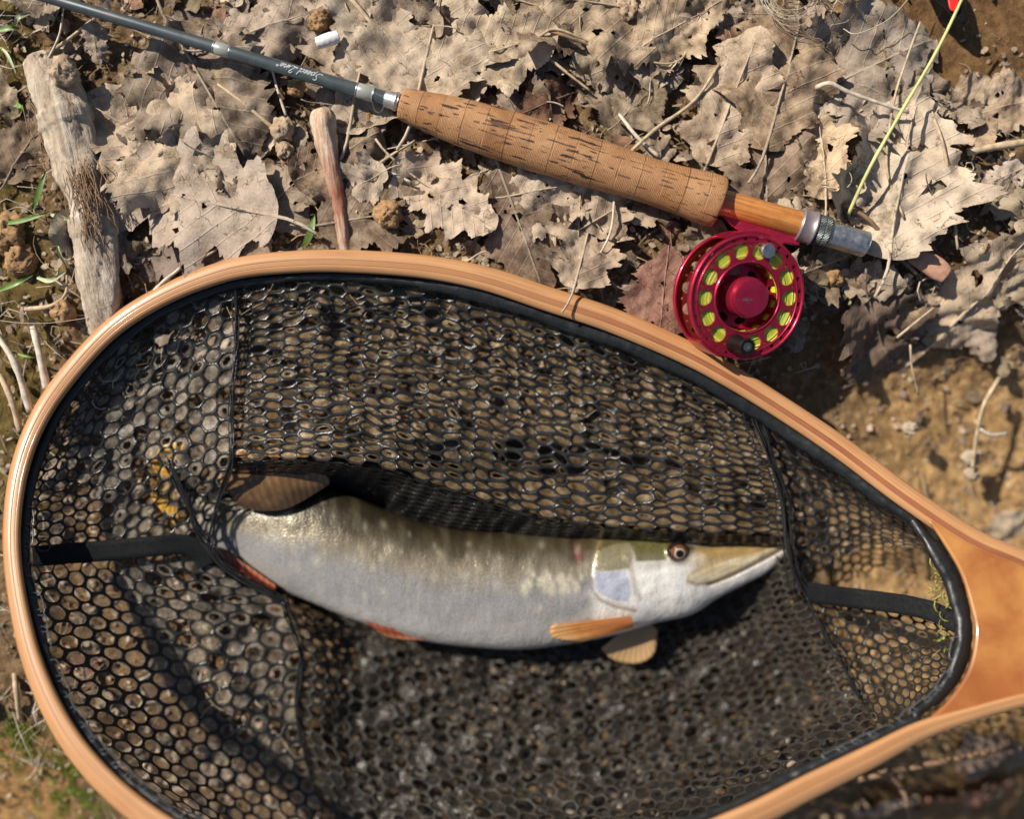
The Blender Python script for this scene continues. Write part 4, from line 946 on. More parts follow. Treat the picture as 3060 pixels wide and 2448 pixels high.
# line wound on the spool: single turns as tori, banded yellow / olive
V = []; F = []; C = []; rg = random.Random(12)
def ring(r, z, w, col, n=90):
    b0 = len(V)
    for k in range(n):
        a = 2*math.pi*k/n; wob = .22*noise.noise(Vector((math.cos(a)*2, math.sin(a)*2, r*3+z)))
        for j in range(6):
            t = 2*math.pi*j/6; q = r+wob+w*math.cos(t); V.append(Vector((q*math.cos(a), q*math.sin(a), z+wob+w*math.sin(t)))); C.append((*col, 1))
    for k in range(n):
        for j in range(6):
            F.append((b0+k*6+j, b0+((k+1) % n)*6+j, b0+((k+1) % n)*6+(j+1) % 6, b0+k*6+(j+1) % 6))
r = .56*RR
while r < .90*RR:
    t = rg.random(); ring(r, -1.75-rg.random()*.5, .62, (.36+.40*t, .42+.34*t, .03+.10*t)); r += .88
z = -2.6
while z > -9:
    t = rg.random(); ring((.905-.02*(-z-2.6))*RR+rg.uniform(-.2, .2), z, .62, (.34+.34*t, .38+.28*t, .04+.12*t)); z -= .95
z = -3.5
while z > -11:
    t = rg.random(); ring(.575*RR, z, .62, (.45+.25*t, .50+.2*t, .02)); z -= .95
o = rp('fly_line', V, F, MLINE, True); setcol(o, C)
# frame behind
hb = []
for i in range(14):
    a = R(93+i*360/14); hb.append(circ(.78*RR*math.cos(a), .78*RR*math.sin(a), .10*RR, 24))
    a = R(93+(i+.5)*360/14); hb.append(circ(.86*RR*math.cos(a), .86*RR*math.sin(a), .024*RR, 10))
V, F = plate(circ(0, 0, .97*RR, 110), hb+[circ(0, 0, .3*RR, 50)], -22, -24)
fr = smooth_by_angle(rp('frame', V, F, MREDO))
V, F = lathe([(-24.6, .955*RR), (-24.6, 1.0*RR), (-22, 1.03*RR), (-19.5, 1.03*RR), (-19.1, 1.0*RR), (-20.5, .965*RR), (-22.2, .955*RR)], 110, 'Z', True); rp('frame_rim', V, F, MRED, True, fr)
for a0, a1 in ((70, 112), (222, 246)):
    V = []; F = []; n = 14
    for i in range(n):
        a = R(a0+(a1-a0)*i/(n-1))
        for r_, z in ((1.0, -20), (1.045, -20), (1.045, -1), (1.005, -1)): V.append(Vector((r_*RR*math.cos(a), r_*RR*math.sin(a), z)))
    for i in range(n-1):
        for j in range(4): F.append((i*4+j, i*4+(j+1) % 4, (i+1)*4+(j+1) % 4, (i+1)*4+j))
    F += [(0, 3, 2, 1), ((n-1)*4, (n-1)*4+1, (n-1)*4+2, (n-1)*4+3)]
    smooth_by_angle(rp('pillar', V, F, MRED, False, fr), 30)
# foot under the seat
ft = slab('foot', [(2150, 636), (2200, 640), (2260, 656), (2330, 677), (2394, 700), (2388, 734), (2345, 728), (2318, 742), (2250, 730), (2226, 702), (2185, 676)], 10, 21.5, MRED, None, 1.2)
ft.parent = reel; ft.matrix_parent_inverse = Matrix.Translation(reel.location).inverted()

# ------------------------------------------------------------------ landing net
net = empty('landing_net', P(1500, 1900, -60), 'wooden landing net with a wet black mesh bag holding the pike', 'landing net')
HP = [(3700, 1900, 74), (3300, 1792, 74), (3060, 1681, 74), (2900, 1611, 76), (2711, 1487, 75), (2511, 1337, 74), (2340, 1222, 73), (2188, 1128, 75), (2044, 1050, 78), (1828, 957, 80), (1638, 894, 80), (1448, 832, 78), (1258, 796, 76), (1020, 780, 74), (856, 784, 72), (713, 801, 70),
      (590, 838, 68), (478, 888, 66), (378, 948, 65), (298, 1015, 64), (213, 1110, 64), (143, 1205, 64), (93, 1300, 63), (60, 1398, 62), (42, 1495, 60), (35, 1600, 59), (40, 1700, 59), (58, 1818, 62), (90, 1955, 68), (142, 2090, 72), (210, 2212, 76), (290, 2312, 80), (378, 2395, 84), (480, 2470, 86), (640, 2560, 88), (880, 2640, 90), (1200, 2680, 92), (1580, 2655, 92), (1900, 2580, 90), (2228, 2448, 86), (2416, 2354, 82), (2606, 2260, 76), (2750, 2186, 64), (2900, 2136, 52), (3060, 2092, 48), (3300, 2040, 50), (3700, 2000, 50)]
def hoopz(x, y): return 9.0+.055*max(0, y-1250)+.008*max(0, x-2300)
HS = spline([(x, y, hoopz(x, y), w*.93) for x, y, w in HP], 420)
def strip(name, o0, o1, top, bot, mat, rr=.16):
    """one lamination: o0..o1 across (−.5 outside … .5 inside) of the local width"""
    V = []; GR = []; n = len(HS); dist = 0
    def tp(s): o = abs(o0+(o1-o0)*s)*2; return top-4.2*max(0, o-.12)**3.2-(.05 if s in (0, 1) else 0)
    e0, e1 = (1.6 if abs(o0) > .49 else 0), (1.6 if abs(o1) > .49 else 0)
    prof = [(0, bot+1.2+e0), (0, tp(0)-.06-e0*.6), (.03, tp(.03)-.02-e0*.25), (.15, tp(.15)), (.5, tp(.5)), (.85, tp(.85)), (.97, tp(.97)-.02-e1*.25), (1, tp(1)-.06-e1*.6), (1, bot+1.2+e1), (.8, bot), (.2, bot)]
    for i, q in enumerate(HS):
        a = HS[max(0, i-1)]; e = HS[min(n-1, i+1)]; t = np.array([e[0]-a[0], e[1]-a[1]]); t /= np.linalg.norm(t); nn = np.array([-t[1], t[0]])  # points outward or inward
        if i: dist += math.hypot(q[0]-HS[i-1][0], q[1]-HS[i-1][1])
        for s, z in prof:
            o = (o0+(o1-o0)*s)*q[3]; V.append(P(q[0]-nn[0]*o, q[1]-nn[1]*o, q[2]+z)); GR.append((dist*K/1000, (o0+s*(o1-o0))*.016, z/1000))
    m_ = len(prof); F = []
    for i in range(n-1):
        for k in range(m_): F.append((i*m_+k, i*m_+(k+1) % m_, (i+1)*m_+(k+1) % m_, (i+1)*m_+k))
    o = mesh(name, V, F, mat, net)
    a = o.data.attributes.new('grain', 'FLOAT_VECTOR', 'POINT'); a.data.foreach_set('vector', np.array(GR, dtype=np.float32).ravel()); return o
# tangent runs right -> left over the top, so nn points down/right there (towards the inside)
strip('hoop_lamination', .5, .172, 6.0, -6, MPALE); strip('hoop_lamination', .17, -.05, 6.0, -6, MDARK); strip('hoop_lamination', -.052, -.5, 6.0, -6, MPALE)
for o in [c for c in net.children if c.name.startswith('hoop_lam')]:
    o['label'] = 'dark red-brown middle lamination' if o.data.materials[0] is MDARK else 'pale lamination of the hoop'
YK = [(2772, 1558), (2812, 1615), (2868, 1712), (2899, 1810), (2913, 1894), (2893, 1999), (2838, 2086), (2775, 2148), (2752, 2168)]
YK = [tuple(q) for q in spline(YK, 40)]+[tuple(q) for q in spline([(2775, 2172), (2900, 2140), (3060, 2093), (3300, 2045), (3700, 2000)], 12)]+[tuple(q) for q in spline([(3700, 1900), (3300, 1792), (3060, 1690), (2900, 1622), (2790, 1552)], 14)]
yk = slab('yoke', YK, -5, 5.6, MBURL, net, 2.2, hoopz)
n = len(yk.data.vertices); a = yk.data.attributes.new('grain', 'FLOAT_VECTOR', 'POINT'); buf = np.zeros((n, 3), np.float32)
for i, vv in enumerate(yk.data.vertices): buf[i] = (vv.co.x, vv.co.y*.4, vv.co.z)
a.data.foreach_set('vector', buf.ravel())
slabh = slab('handle', [tuple(q) for q in spline([(3640, 1890), (3800, 1880), (4100, 1860), (4300, 1880), (4340, 1950), (4300, 2020), (4100, 2040), (3800, 2010), (3640, 2005)], 40)], -9, 9, MBURL, net, 5, hoopz)
n = len(slabh.data.vertices); a = slabh.data.attributes.new('grain', 'FLOAT_VECTOR', 'POINT')
# black sleeve that ties the bag to the hoop
idx0 = 28; sl = []
for i, q in enumerate(HS):
    if q[0] > 2760 : continue
    sl.append(i)
pts = []
for i in sl:
    q = HS[i]; a = HS[i-1]; e = HS[i+1]; t = np.array([e[0]-a[0], e[1]-a[1]]); t /= np.linalg.norm(t); nn = np.array([-t[1], t[0]])
    off = q[3]*.5+10+5*noise.noise(Vector((i*.11, 0, 0)))
    pts.append((q[0]+nn[0]*off*-1, q[1]+nn[1]*off*-1, q[2]-4.5))
# inner side check: the inside must be nearer to the bag centre
def dist(q): return math.hypot(q[0]-1500, q[1]-1750)
if dist(pts[60]) > dist(HS[sl[60]]):
    pts = []
    for i in sl:
        q = HS[i]; a = HS[i-1]; e = HS[i+1]; t = np.array([e[0]-a[0], e[1]-a[1]]); t /= np.linalg.norm(t); nn = np.array([-t[1], t[0]])
        off = q[3]*.5+10+5*noise.noise(Vector((i*.11, 0, 0))); pts.append((q[0]+nn[0]*off, q[1]+nn[1]*off, q[2]-4.5))
arc = [(x, y, hoopz(x, y)-3) for x, y in [(2790, 1640), (2840, 1720), (2868, 1810), (2880, 1890), (2862, 1985), (2815, 2065), (2740, 2130)]]
bt = [i for i, q in enumerate(pts)]
loop = pts+[(2650, 2195, 4)]*0
sp2 = spline([tuple(p) for p in pts[::3]]+[tuple(q) for q in arc[::-1]]+[tuple(pts[0])], 700)
V = []; n = len(sp2); sd = 12
for i, q in enumerate(sp2):
    a = sp2[max(0, i-1)]; e = sp2[min(n-1, i+1)]; t = np.array([e[0]-a[0], e[1]-a[1]]); t /= (np.linalg.norm(t)+1e-9); nn = np.array([-t[1], t[0]])
    for k in range(sd):
        an = 2*math.pi*k/sd; w = 1+.30*noise.noise(Vector((i*.06, math.cos(an), math.sin(an))))+.22*noise.noise(Vector((i*.35, math.cos(an)*2, math.sin(an)*2)))
        wide = 19+(9 if 1250 < q[0] < 2700 and q[1] < 1500 else 0)+(8 if q[0] > 2780 else 0)
        r = wide*w*math.cos(an); V.append(P(q[0]+nn[0]*r, q[1]+nn[1]*r, q[2]+4.2*w*math.sin(an)))
F = [(i*sd+k, i*sd+(k+1) % sd, (i+1)*sd+(k+1) % sd, (i+1)*sd+k) for i in range(n-1) for k in range(sd)]
mesh('rim_sleeve', V, F, MBLACK, net)
# binding thread loops along the sleeve
V = []; F = []; rg = random.Random(3)
for i in range(0, n-6, 5):
    q = sp2[i]
    if not (q[0] < 700 and q[1] > 1500 or q[0] > 2450 and q[1] > 1900) or rg.random() < .2: continue
    a = sp2[i]; e = sp2[min(n-1, i+6)]; c = np.array([1500, 1750]); d = c-a[:2]; d /= np.linalg.norm(d)
    w = rg.uniform(14, 30)
    tube(path([(a[0], a[1], a[2]+4.5), (a[0]+d[0]*w, a[1]+d[1]*w, a[2]+3), (e[0]+d[0]*w, e[1]+d[1]*w, e[2]+3), (e[0], e[1], e[2]+4.5)], 10), .00035, 5, V, F)
mesh('binding_thread', V, F, simple('wet_grey_thread', (.10, .11, .12), .2), net)['kind'] = 'stuff'

def coons(top, bot, left, right):
    top, bot, left, right = [[(q[0], q[1], hoopz(q[0], q[1])-6 if q[2] == hz else q[2]) for q in c] for c in (top, bot, left, right)]
    n = 60; T, B, L_, R_ = [np.array(spline(c, n)) for c in (top, bot, left, right)]
    def at(c, t): t = min(max(t, 0), 1)*(n-1); i = min(int(t), n-2); f = t-i; return c[i]*(1-f)+c[i+1]*f
    def fn(u, v):
        return (1-v)*at(T, u)+v*at(B, u)+(1-u)*at(L_, v)+u*at(R_, v)-((1-u)*(1-v)*T[0]+u*(1-v)*T[-1]+(1-u)*v*B[0]+u*v*B[-1])
    return fn
def hexnet(label, fn, nc, nr, zf=None, jx=5, jz=1.5, seed=0, cord=.30, film=.65, under=False, skip=.0, thick=.75, asp=1.0, cm=None, fm=None):
    """hexagonal mesh: nc columns, nr rows over the unit square"""
    rg = random.Random(seed); V = []; F = []; VF = []; FF = []
    def W(u, v):
        u = min(max(u, 0), 1); v = min(max(v, 0), 1); q = fn(u, v); x, y, z = q
        e = min(1, 8*min(u, 1-u, v, 1-v))
        x += e*jx*noise.noise(Vector((x/70, y/70, seed))); y += e*jx*noise.noise(Vector((x/70, y/70, seed+30)))
        if zf: z = zf(u, v, x, y, z)
        z += e*jz*noise.noise(Vector((x/45, y/45, seed+60)))
        z = max(z, gz(x, y)+4.5)
        return x, y, z
    for c in range(nc):
        for r in range(nr):
            if rg.random() < skip: continue
            uc = (c+.5)/nc; vc = (r+.5+(.5 if c % 2 else 0))/(nr+.5)
            du = .667/nc; dv = .5/(nr+.5)
            hexp = [(uc+du, vc), (uc+du/2, vc+dv), (uc-du/2, vc+dv), (uc-du, vc), (uc-du/2, vc-dv), (uc+du/2, vc-dv)]
            out = []
            for i in range(6):
                a, b_ = hexp[i], hexp[(i+1) % 6]; out += [a, ((a[0]+b_[0])/2, (a[1]+b_[1])/2)]
            s = 1-cord*rg.uniform(.85, 1.15); b0 = len(V); 
            for ring_, (k, dz) in enumerate(((1.0, thick), (.5+.5*s, thick*.75), (s, 0), (s*1.01, -thick*.9))):
                for i, (a, b_) in enumerate(out):
                    kk = k if ring_ == 0 else k*(.94 if i % 2 == 0 else 1.03)
                    ky = kk*(1, (1+asp)/2, asp, asp)[ring_]
                    V.append(P(*[q+o_ for q, o_ in zip(W(uc+(a-uc)*kk, vc+(b_-vc)*ky), (0, 0, dz))]))
            for ring_ in range(3):
                for i in range(12):
                    A = b0+ring_*12+i; B = b0+ring_*12+(i+1) % 12; F.append((A, B, B+12, A+12))
            if film and rg.random() < film:
                full = rg.random() < .6; f0 = len(VF); kin = s*rg.uniform(.35, .75)
                el = rg.uniform(.5, 1.0); ro = rg.uniform(0, 3.14)
                for i, (a, b_) in enumerate(out): VF.append(P(*[q+o_ for q, o_ in zip(W(uc+(a-uc)*s*1.02, vc+(b_-vc)*s*1.02*asp), (0, 0, -thick*.5))]))
                for i, (a, b_) in enumerate(out):
                    t = 2*math.pi*i/12; kk = kin*(el+(1-el)*abs(math.cos(t-ro))) if not full else .3*s
                    VF.append(P(*[q+o_ for q, o_ in zip(W(uc+(a-uc)*kk, vc+(b_-vc)*kk*asp), (0, 0, -thick*1.1 if full else -thick*.4))]))
                for i in range(12): FF.append((f0+i, f0+(i+1) % 12, f0+12+(i+1) % 12, f0+12+i))
                if full: FF.append(tuple(range(f0+12, f0+24)))
    o = mesh('net_panel', V, F, cm or MCORD, net); o['label'] = label; o['kind'] = 'stuff'
    if FF:
        f = mesh('wet_film', VF, FF, fm or MFILM, o); f.matrix_parent_inverse = Matrix.Identity(4); f['kind'] = 'stuff'
        f.matrix_parent_inverse = Matrix.Identity(4)
        o.data.update()
    return o
hz = 3
fold = [(690, 1378, 6), (850, 1374, 15), (1000, 1380, 18), (1150, 1402, 16), (1300, 1450, 11), (1450, 1500, 5), (1600, 1545, -4), (1800, 1574, -6), (2050, 1590, -8), (2200, 1597, -12), (2350, 1606, -16)]
topr = [(700, 842, hz), (856, 824, hz), (1020, 822, hz), (1258, 842, hz), (1448, 880, hz), (1638, 942, hz), (1828, 1010, hz), (2044, 1096, hz), (2226, 1188, hz)]
crl = [(700, 842, hz), (706, 1000, -2), (692, 1150, 0), (694, 1290, 1), (690, 1378, 4)]
crr = [(2226, 1188, hz), (2290, 1340, -6), (2330, 1480, -10), (2350, 1606, -16)]
def zup(u, v, x, y, z):
    return z-10*math.sin(math.pi*v)*math.sin(math.pi*u)**.5+5*math.exp(-((u-.66-.10*v)/.02)**2)*math.sin(math.pi*v)+4*math.exp(-((u-.86-.05*v)/.02)**2)*math.sin(math.pi*v)+3*math.exp(-((u-.13-.05*v)/.03)**2)
hexnet('upper panel of the bag, its cells flattened', coons(topr, fold, crl, crr), 34, 20, zup, 20, 4, 1, .20, .72, asp=.78)
# folded-under wall between the fold and the back of the fish
wb = [(560, 1500, -45), (800, 1480, -52), (980, 1475, -56), (1150, 1560, -58), (1300, 1620, -58), (1600, 1660, -58), (2000, 1670, -58), (2350, 1650, -50)]
MFILMD = MFILM.copy(); MFILMD.name = 'cell_film_shade'; _d = MFILMD.node_tree.nodes['Principled BSDF']; _d.inputs['Base Color'].default_value = (.03, .026, .02, 1); MFILMD.node_tree.links.remove(_d.inputs['Alpha'].links[0]); _d.inputs['Alpha'].default_value = .72  # darkened film copy: shade under the fold and on the floor put into colour
hexnet('inner wall under the fold, shade put into its dark film', coons([(x, y+1, z-1.5) for x, y, z in fold], wb, [fold[0], (640, 1440, -20), wb[0]], [fold[-1], (2352, 1630, -30), wb[-1]]), 40, 12, None, 8, 3, 2, .42, .9, fm=MFILMD)
hexnet('second inner wall, added to darken under the fold', coons([(x-8, y-12, z-4) for x, y, z in fold], [(x, y-40, z) for x, y, z in wb], [(680, 1366, -2), (630, 1430, -20), (560, 1460, -45)], [(2340, 1594, -20), (2345, 1605, -30), (2350, 1610, -50)]), 41, 12, None, 10, 3, 5, .46, .9, fm=MFILMD)  # extra mesh layer, added to deepen the dark below the fold
lt = [(180, 1245, hz), (295, 1090, hz), (404, 1000, hz), (499, 934, hz), (594, 884, hz), (700, 842, hz)]
lb = [(75, 1650, hz), (250, 1648, -8), (430, 1640, -14), (620, 1625, -20)]
hexnet('left panel of the bag above the strap', coons(lt, lb, [(180, 1245, hz), (119, 1350, hz), (92, 1440, hz), (74, 1540, hz), (75, 1650, hz)], [(700, 842, hz), (706, 1000, -1), (692, 1150, 1), (690, 1378, 4), (655, 1500, -14), (620, 1625, -20)]), 15, 15, lambda u, v, x, y, z: z-9*math.sin(math.pi*u)*math.sin(math.pi*v), 11, 4, 3, .20, .8, fm=MFILML)
ll = [(75, 1690, hz), (84, 1775, hz), (126, 1932, hz), (192, 2070, hz), (268, 2189, hz), (354, 2303, hz), (430, 2372, hz), (537, 2450, hz)]
lr = [(600, 1650, -18), (700, 1735, -20), (850, 1815, -28), (905, 1950, -34), (890, 2130, -42), (930, 2320, -50), (1000, 2500, -56)]
hexnet('lower left panel of the bag', coons([(75, 1690, hz), (250, 1680, -8), (430, 1665, -12), (600, 1650, -18)], [(537, 2450, hz), (760, 2520, -20), (1000, 2500, -56)], ll, lr), 13, 18, lambda u, v, x, y, z: z-12*math.sin(math.pi*u)*math.sin(math.pi*v), 8, 4, 4, .19, .85, fm=MFILML)
def zfloor(u, v, x, y, z):
    w = max(0, (v-.35)/.65)**3; e = max(sm(.12, 0, u), sm(.88, 1, u))
    w = max(w, e); return (gz(x, y)+12+4*noise.noise(Vector((x/150, y/110, 8))))*(1-w)+z*w
fb = [(1000, 2500, -56), (1150, 2590, -20), (1500, 2610, hz), (1850, 2550, hz), (2130, 2440, hz), (2400, 2312, hz), (2640, 2212, hz)]
fr_ = [(2365, 1640, -22), (2400, 1790, -20), (2480, 1920, -20), (2570, 2090, -12), (2640, 2212, hz)]
hexnet('floor panel of the bag under and below the fish', coons([(600, 1650, -40), (900, 1720, -60), (1300, 1800, -60), (1800, 1800, -60), (2150, 1720, -50), (2365, 1640, -22)], fb, lr, fr_), 40, 25, zfloor, 16, 5, 6, .20, .5, cm=MCORDG, fm=MFILMD)
hexnet('second floor layer of the bag, added to darken it', coons([(640, 1680, -44), (900, 1750, -64), (1300, 1820, -64), (1800, 1820, -64), (2150, 1750, -54), (2350, 1670, -26)], [(q[0]-20, q[1]-30, q[2]-5) for q in fb], [(q[0]+30, q[1]-10, q[2]-6) for q in lr], [(q[0]-20, q[1]-10, q[2]-6) for q in fr_]), 36, 23, lambda u, v, x, y, z: zfloor(u, v, x, y, z)-5+3*noise.noise(Vector((x/90, y/90, 0))), 30, 5, 16, .26, .1, cm=MCORDG)  # extra mesh layer, added to darken the bottom of the bag
rt = [(2226, 1188, hz), (2416, 1322, hz), (2606, 1452, hz), (2765, 1585, hz)]
hexnet('right panel of the bag', coons(rt, [(2375, 1745, -24), (2470, 1690, -30), (2600, 1640, -26), (2765, 1640, 0)], [(2226, 1188, hz), (2290, 1340, -6), (2335, 1480, -10), (2350, 1620, -16), (2375, 1745, -24)], [rt[-1], (2770, 1610, 2), (2765, 1640, 0)]), 13, 12, lambda u, v, x, y, z: z-8*math.sin(math.pi*v), 8, 3, 7, .28, .35)
hexnet('lower right panel of the bag', coons([(2410, 1800, -22), (2560, 1800, -20), (2720, 1830, -6), (2870, 1880, hz)], [(2640, 2212, hz), (2720, 2170, hz), (2810, 2100, hz)], [(2410, 1800, -22), (2480, 1920, -20), (2570, 2090, -12), (2640, 2212, hz)], [(2870, 1880, hz), (2868, 1985, hz), (2810, 2100, hz)]), 12, 12, None, 8, 5, 8, .24, .3)
# gathered cords along the creases
def gather(pts, n, w, seed, r=.00055):
    rg = random.Random(seed); V = []; F = []
    for i in range(n):
        ox, oy, oz = rg.gauss(0, w), rg.gauss(0, w*.6), rg.uniform(-1, 2.5); ph = rg.random()*9
        sp = spline(pts, 40); m_ = len(sp)
        pp = [P(q[0]+ox*(.5+.9*noise.noise(Vector((k*.12, ph, 0))))+4*noise.noise(Vector((k*.4, ph, 1))), q[1]+oy, q[2]+oz+1.5*noise.noise(Vector((k*.3, ph, 2)))) for k, q in enumerate(sp)]
        tube(pp, r*rg.uniform(.6, 1.3), 5, V, F)
    mesh('gathered_cord', V, F, MCORD, net)['kind'] = 'stuff'
gather([(700, 850, 4), (706, 1000, 1), (692, 1150, 3), (692, 1290, 4), (688, 1380, 6), (648, 1510, -12), (618, 1640, -16)], 7, 8, 1)
gather([(2226, 1190, 4), (2290, 1340, -2), (2332, 1480, -6), (2350, 1606, -11), (2368, 1700, -14), (2415, 1790, -16)], 13, 13, 2)
gather([(500, 1380, -3), (560, 1500, -7), (600, 1600, -13), (680, 1700, -16), (850, 1800, -26)], 10, 14, 3)
gather([(690, 1380, 4), (1000, 1381, 5), (1300, 1450, 2), (1600, 1545, -2)], 3, 4, 4)
gather([(2410, 1790, -16), (2480, 1920, -16), (2570, 2090, -9)], 8, 14, 5)
gather([(850, 1810, -22), (900, 1950, -32), (890, 2130, -40), (930, 2320, -48)], 8, 18, 6)
def ribbon(pts, hw, lab):
    sp = spline(pts, 50); V = []; F = []
    for i, q in enumerate(sp):
        a = sp[max(0, i-1)]; e = sp[min(49, i+1)]; t = np.array([e[0]-a[0], e[1]-a[1]]); t /= np.linalg.norm(t); nn = np.array([-t[1], t[0]])
        w = hw*(1+.06*noise.noise(Vector((i*.3, 1, hw)))); sg = .8*noise.noise(Vector((i*.12, 5, hw)))
        for s, dz in ((-1, 0), (-.96, .7), (-.5, .9+sg), (0, .6+sg), (.5, .9), (.96, .7), (1, 0), (.9, -.5), (-.9, -.5)): V.append(P(q[0]+nn[0]*w*s, q[1]+nn[1]*w*s, q[2]+dz))
    for i in range(49):
        for k in range(9): F.append((i*9+k, i*9+(k+1) % 9, (i+1)*9+(k+1) % 9, (i+1)*9+k))
    o = mesh('strap', V, F, MRIB, net); o['label'] = lab
ribbon([(98, 1664, 9), (200, 1655, 3), (330, 1645, -3), (470, 1632, -7), (545, 1628, -11), (595, 1648, -14), (618, 1690, -16)], 31, 'black webbing strap on the left side of the bag')
ribbon([(2410, 1768, -14), (2480, 1780, -12), (2580, 1792, -8), (2700, 1808, 12), (2790, 1830, 26), (2868, 1868, 37)], 30, 'black webbing strap on the right side of the bag')
# weed caught on the sleeve and the mesh
V = []; F = []; rg = random.Random(6)
for (cx, cy, z, n_, sx, sy) in ((2800, 1720, 33, 7, 8, 26), (2832, 1765, 35, 10, 10, 26), (2812, 1900, 36, 6, 14, 30)):
    for i in range(n_*2):
        x, y = rg.gauss(cx, sx), rg.gauss(cy, sy); a = rg.gauss(1.5, .9); L = rg.uniform(10, 46); bb = rg.gauss(0, 1.2)
        tube([P(x+math.cos(a+bb*t)*L*t, y+math.sin(a+bb*t)*L*t, z+rg.uniform(-2, 2)) for t in (0, .25, .5, .75, 1)], rg.uniform(.00015, .0006), 5, V, F, flat=.4)
tag(mesh('weed_shreds', V, F, simple('yellow_weed', (.30, .29, .08), .5, var=.35)), 'yellow-green weed shreds stuck to the inner rim by the yoke', 'weed', kind='stuff')

# ------------------------------------------------------------------ pike
SEC = [  # top x,y   bottom x,y   thickness factor
 (510, 1395, 506, 1450, .14), (545, 1412, 525, 1495, .34), (590, 1445, 560, 1565, .50), (650, 1458, 620, 1645, .58), (765, 1472, 715, 1682, .60), (895, 1455, 828, 1755, .62), (1015, 1468, 950, 1810, .62), (1140, 1518, 1090, 1866, .64), (1270, 1562, 1250, 1913, .66),
 (1400, 1586, 1400, 1935, .66), (1550, 1592, 1560, 1942, .66), (1700, 1592, 1720, 1923, .66), (1800, 1592, 1840, 1898, .68), (1900, 1592, 1950, 1866, .70), (2000, 1594, 2066, 1838, .68), (2080, 1598, 2148, 1787, .64), (2165, 1602, 2230, 1745, .62), (2250, 1602, 2290, 1713, .60), (2310, 1600, 2330, 1678, .60), (2342, 1602, 2348, 1657, .6), (2354, 1612, 2356, 1640, .5)]
NS, NA = 460, 150; ZM = -37.0
S_ = spline([((a+c)/2, (b_+d)/2, a, b_, c, d, e) for a, b_, c, d, e in SEC], NS)
def blob(x, y, cx, cy, rx, ry): return math.exp(-((x-cx)/rx)**2-((y-cy)/ry)**2)
OPB = [(1773, 1709), (1821, 1709), (1872, 1704), (1890, 1768), (1878, 1800), (1836, 1796), (1790, 1778), (1771, 1750)]
OPO = [(1775, 1707), (1775, 1668), (1800, 1640), (1835, 1626), (1880, 1622), (1896, 1655), (1880, 1702), (1821, 1709)]
CHK = [(1893, 1622), (1985, 1612), (2000, 1660), (1990, 1676), (1900, 1680)]
MAX = [(2053, 1737), (2062, 1716), (2110, 1692), (2190, 1668), (2270, 1646), (2335, 1626), (2345, 1634), (2270, 1672), (2200, 1710), (2140, 1742), (2080, 1748)]
def pdist(poly, x, y):   # signed, + inside
    d = segd(x, y, list(poly)+[poly[0]]); return d if inside(poly, x, y) else -d
OPER = [(1790, 1622), (1772, 1665), (1766, 1720), (1772, 1765), (1795, 1795), (1840, 1815), (1900, 1828)]
PREO = [(1886, 1640), (1890, 1700), (1900, 1755), (1915, 1790)]
MOUTH = [(2120, 1748), (2190, 1722), (2250, 1692), (2310, 1660), (2351, 1634)]
spots_glints = [(rnd.uniform(700, 1760), rnd.uniform(-.75, .8), rnd.uniform(5, 11), rnd.uniform(.6, 1.6)) for _ in range(80)]+[(rnd.gauss(1655, 45), rnd.gauss(.08, .16), rnd.uniform(5, 10), rnd.uniform(.8, 1.6)) for _ in range(34)]  # pale skin spots; the cluster by the gill is painted wet highlights
V = []; C = []
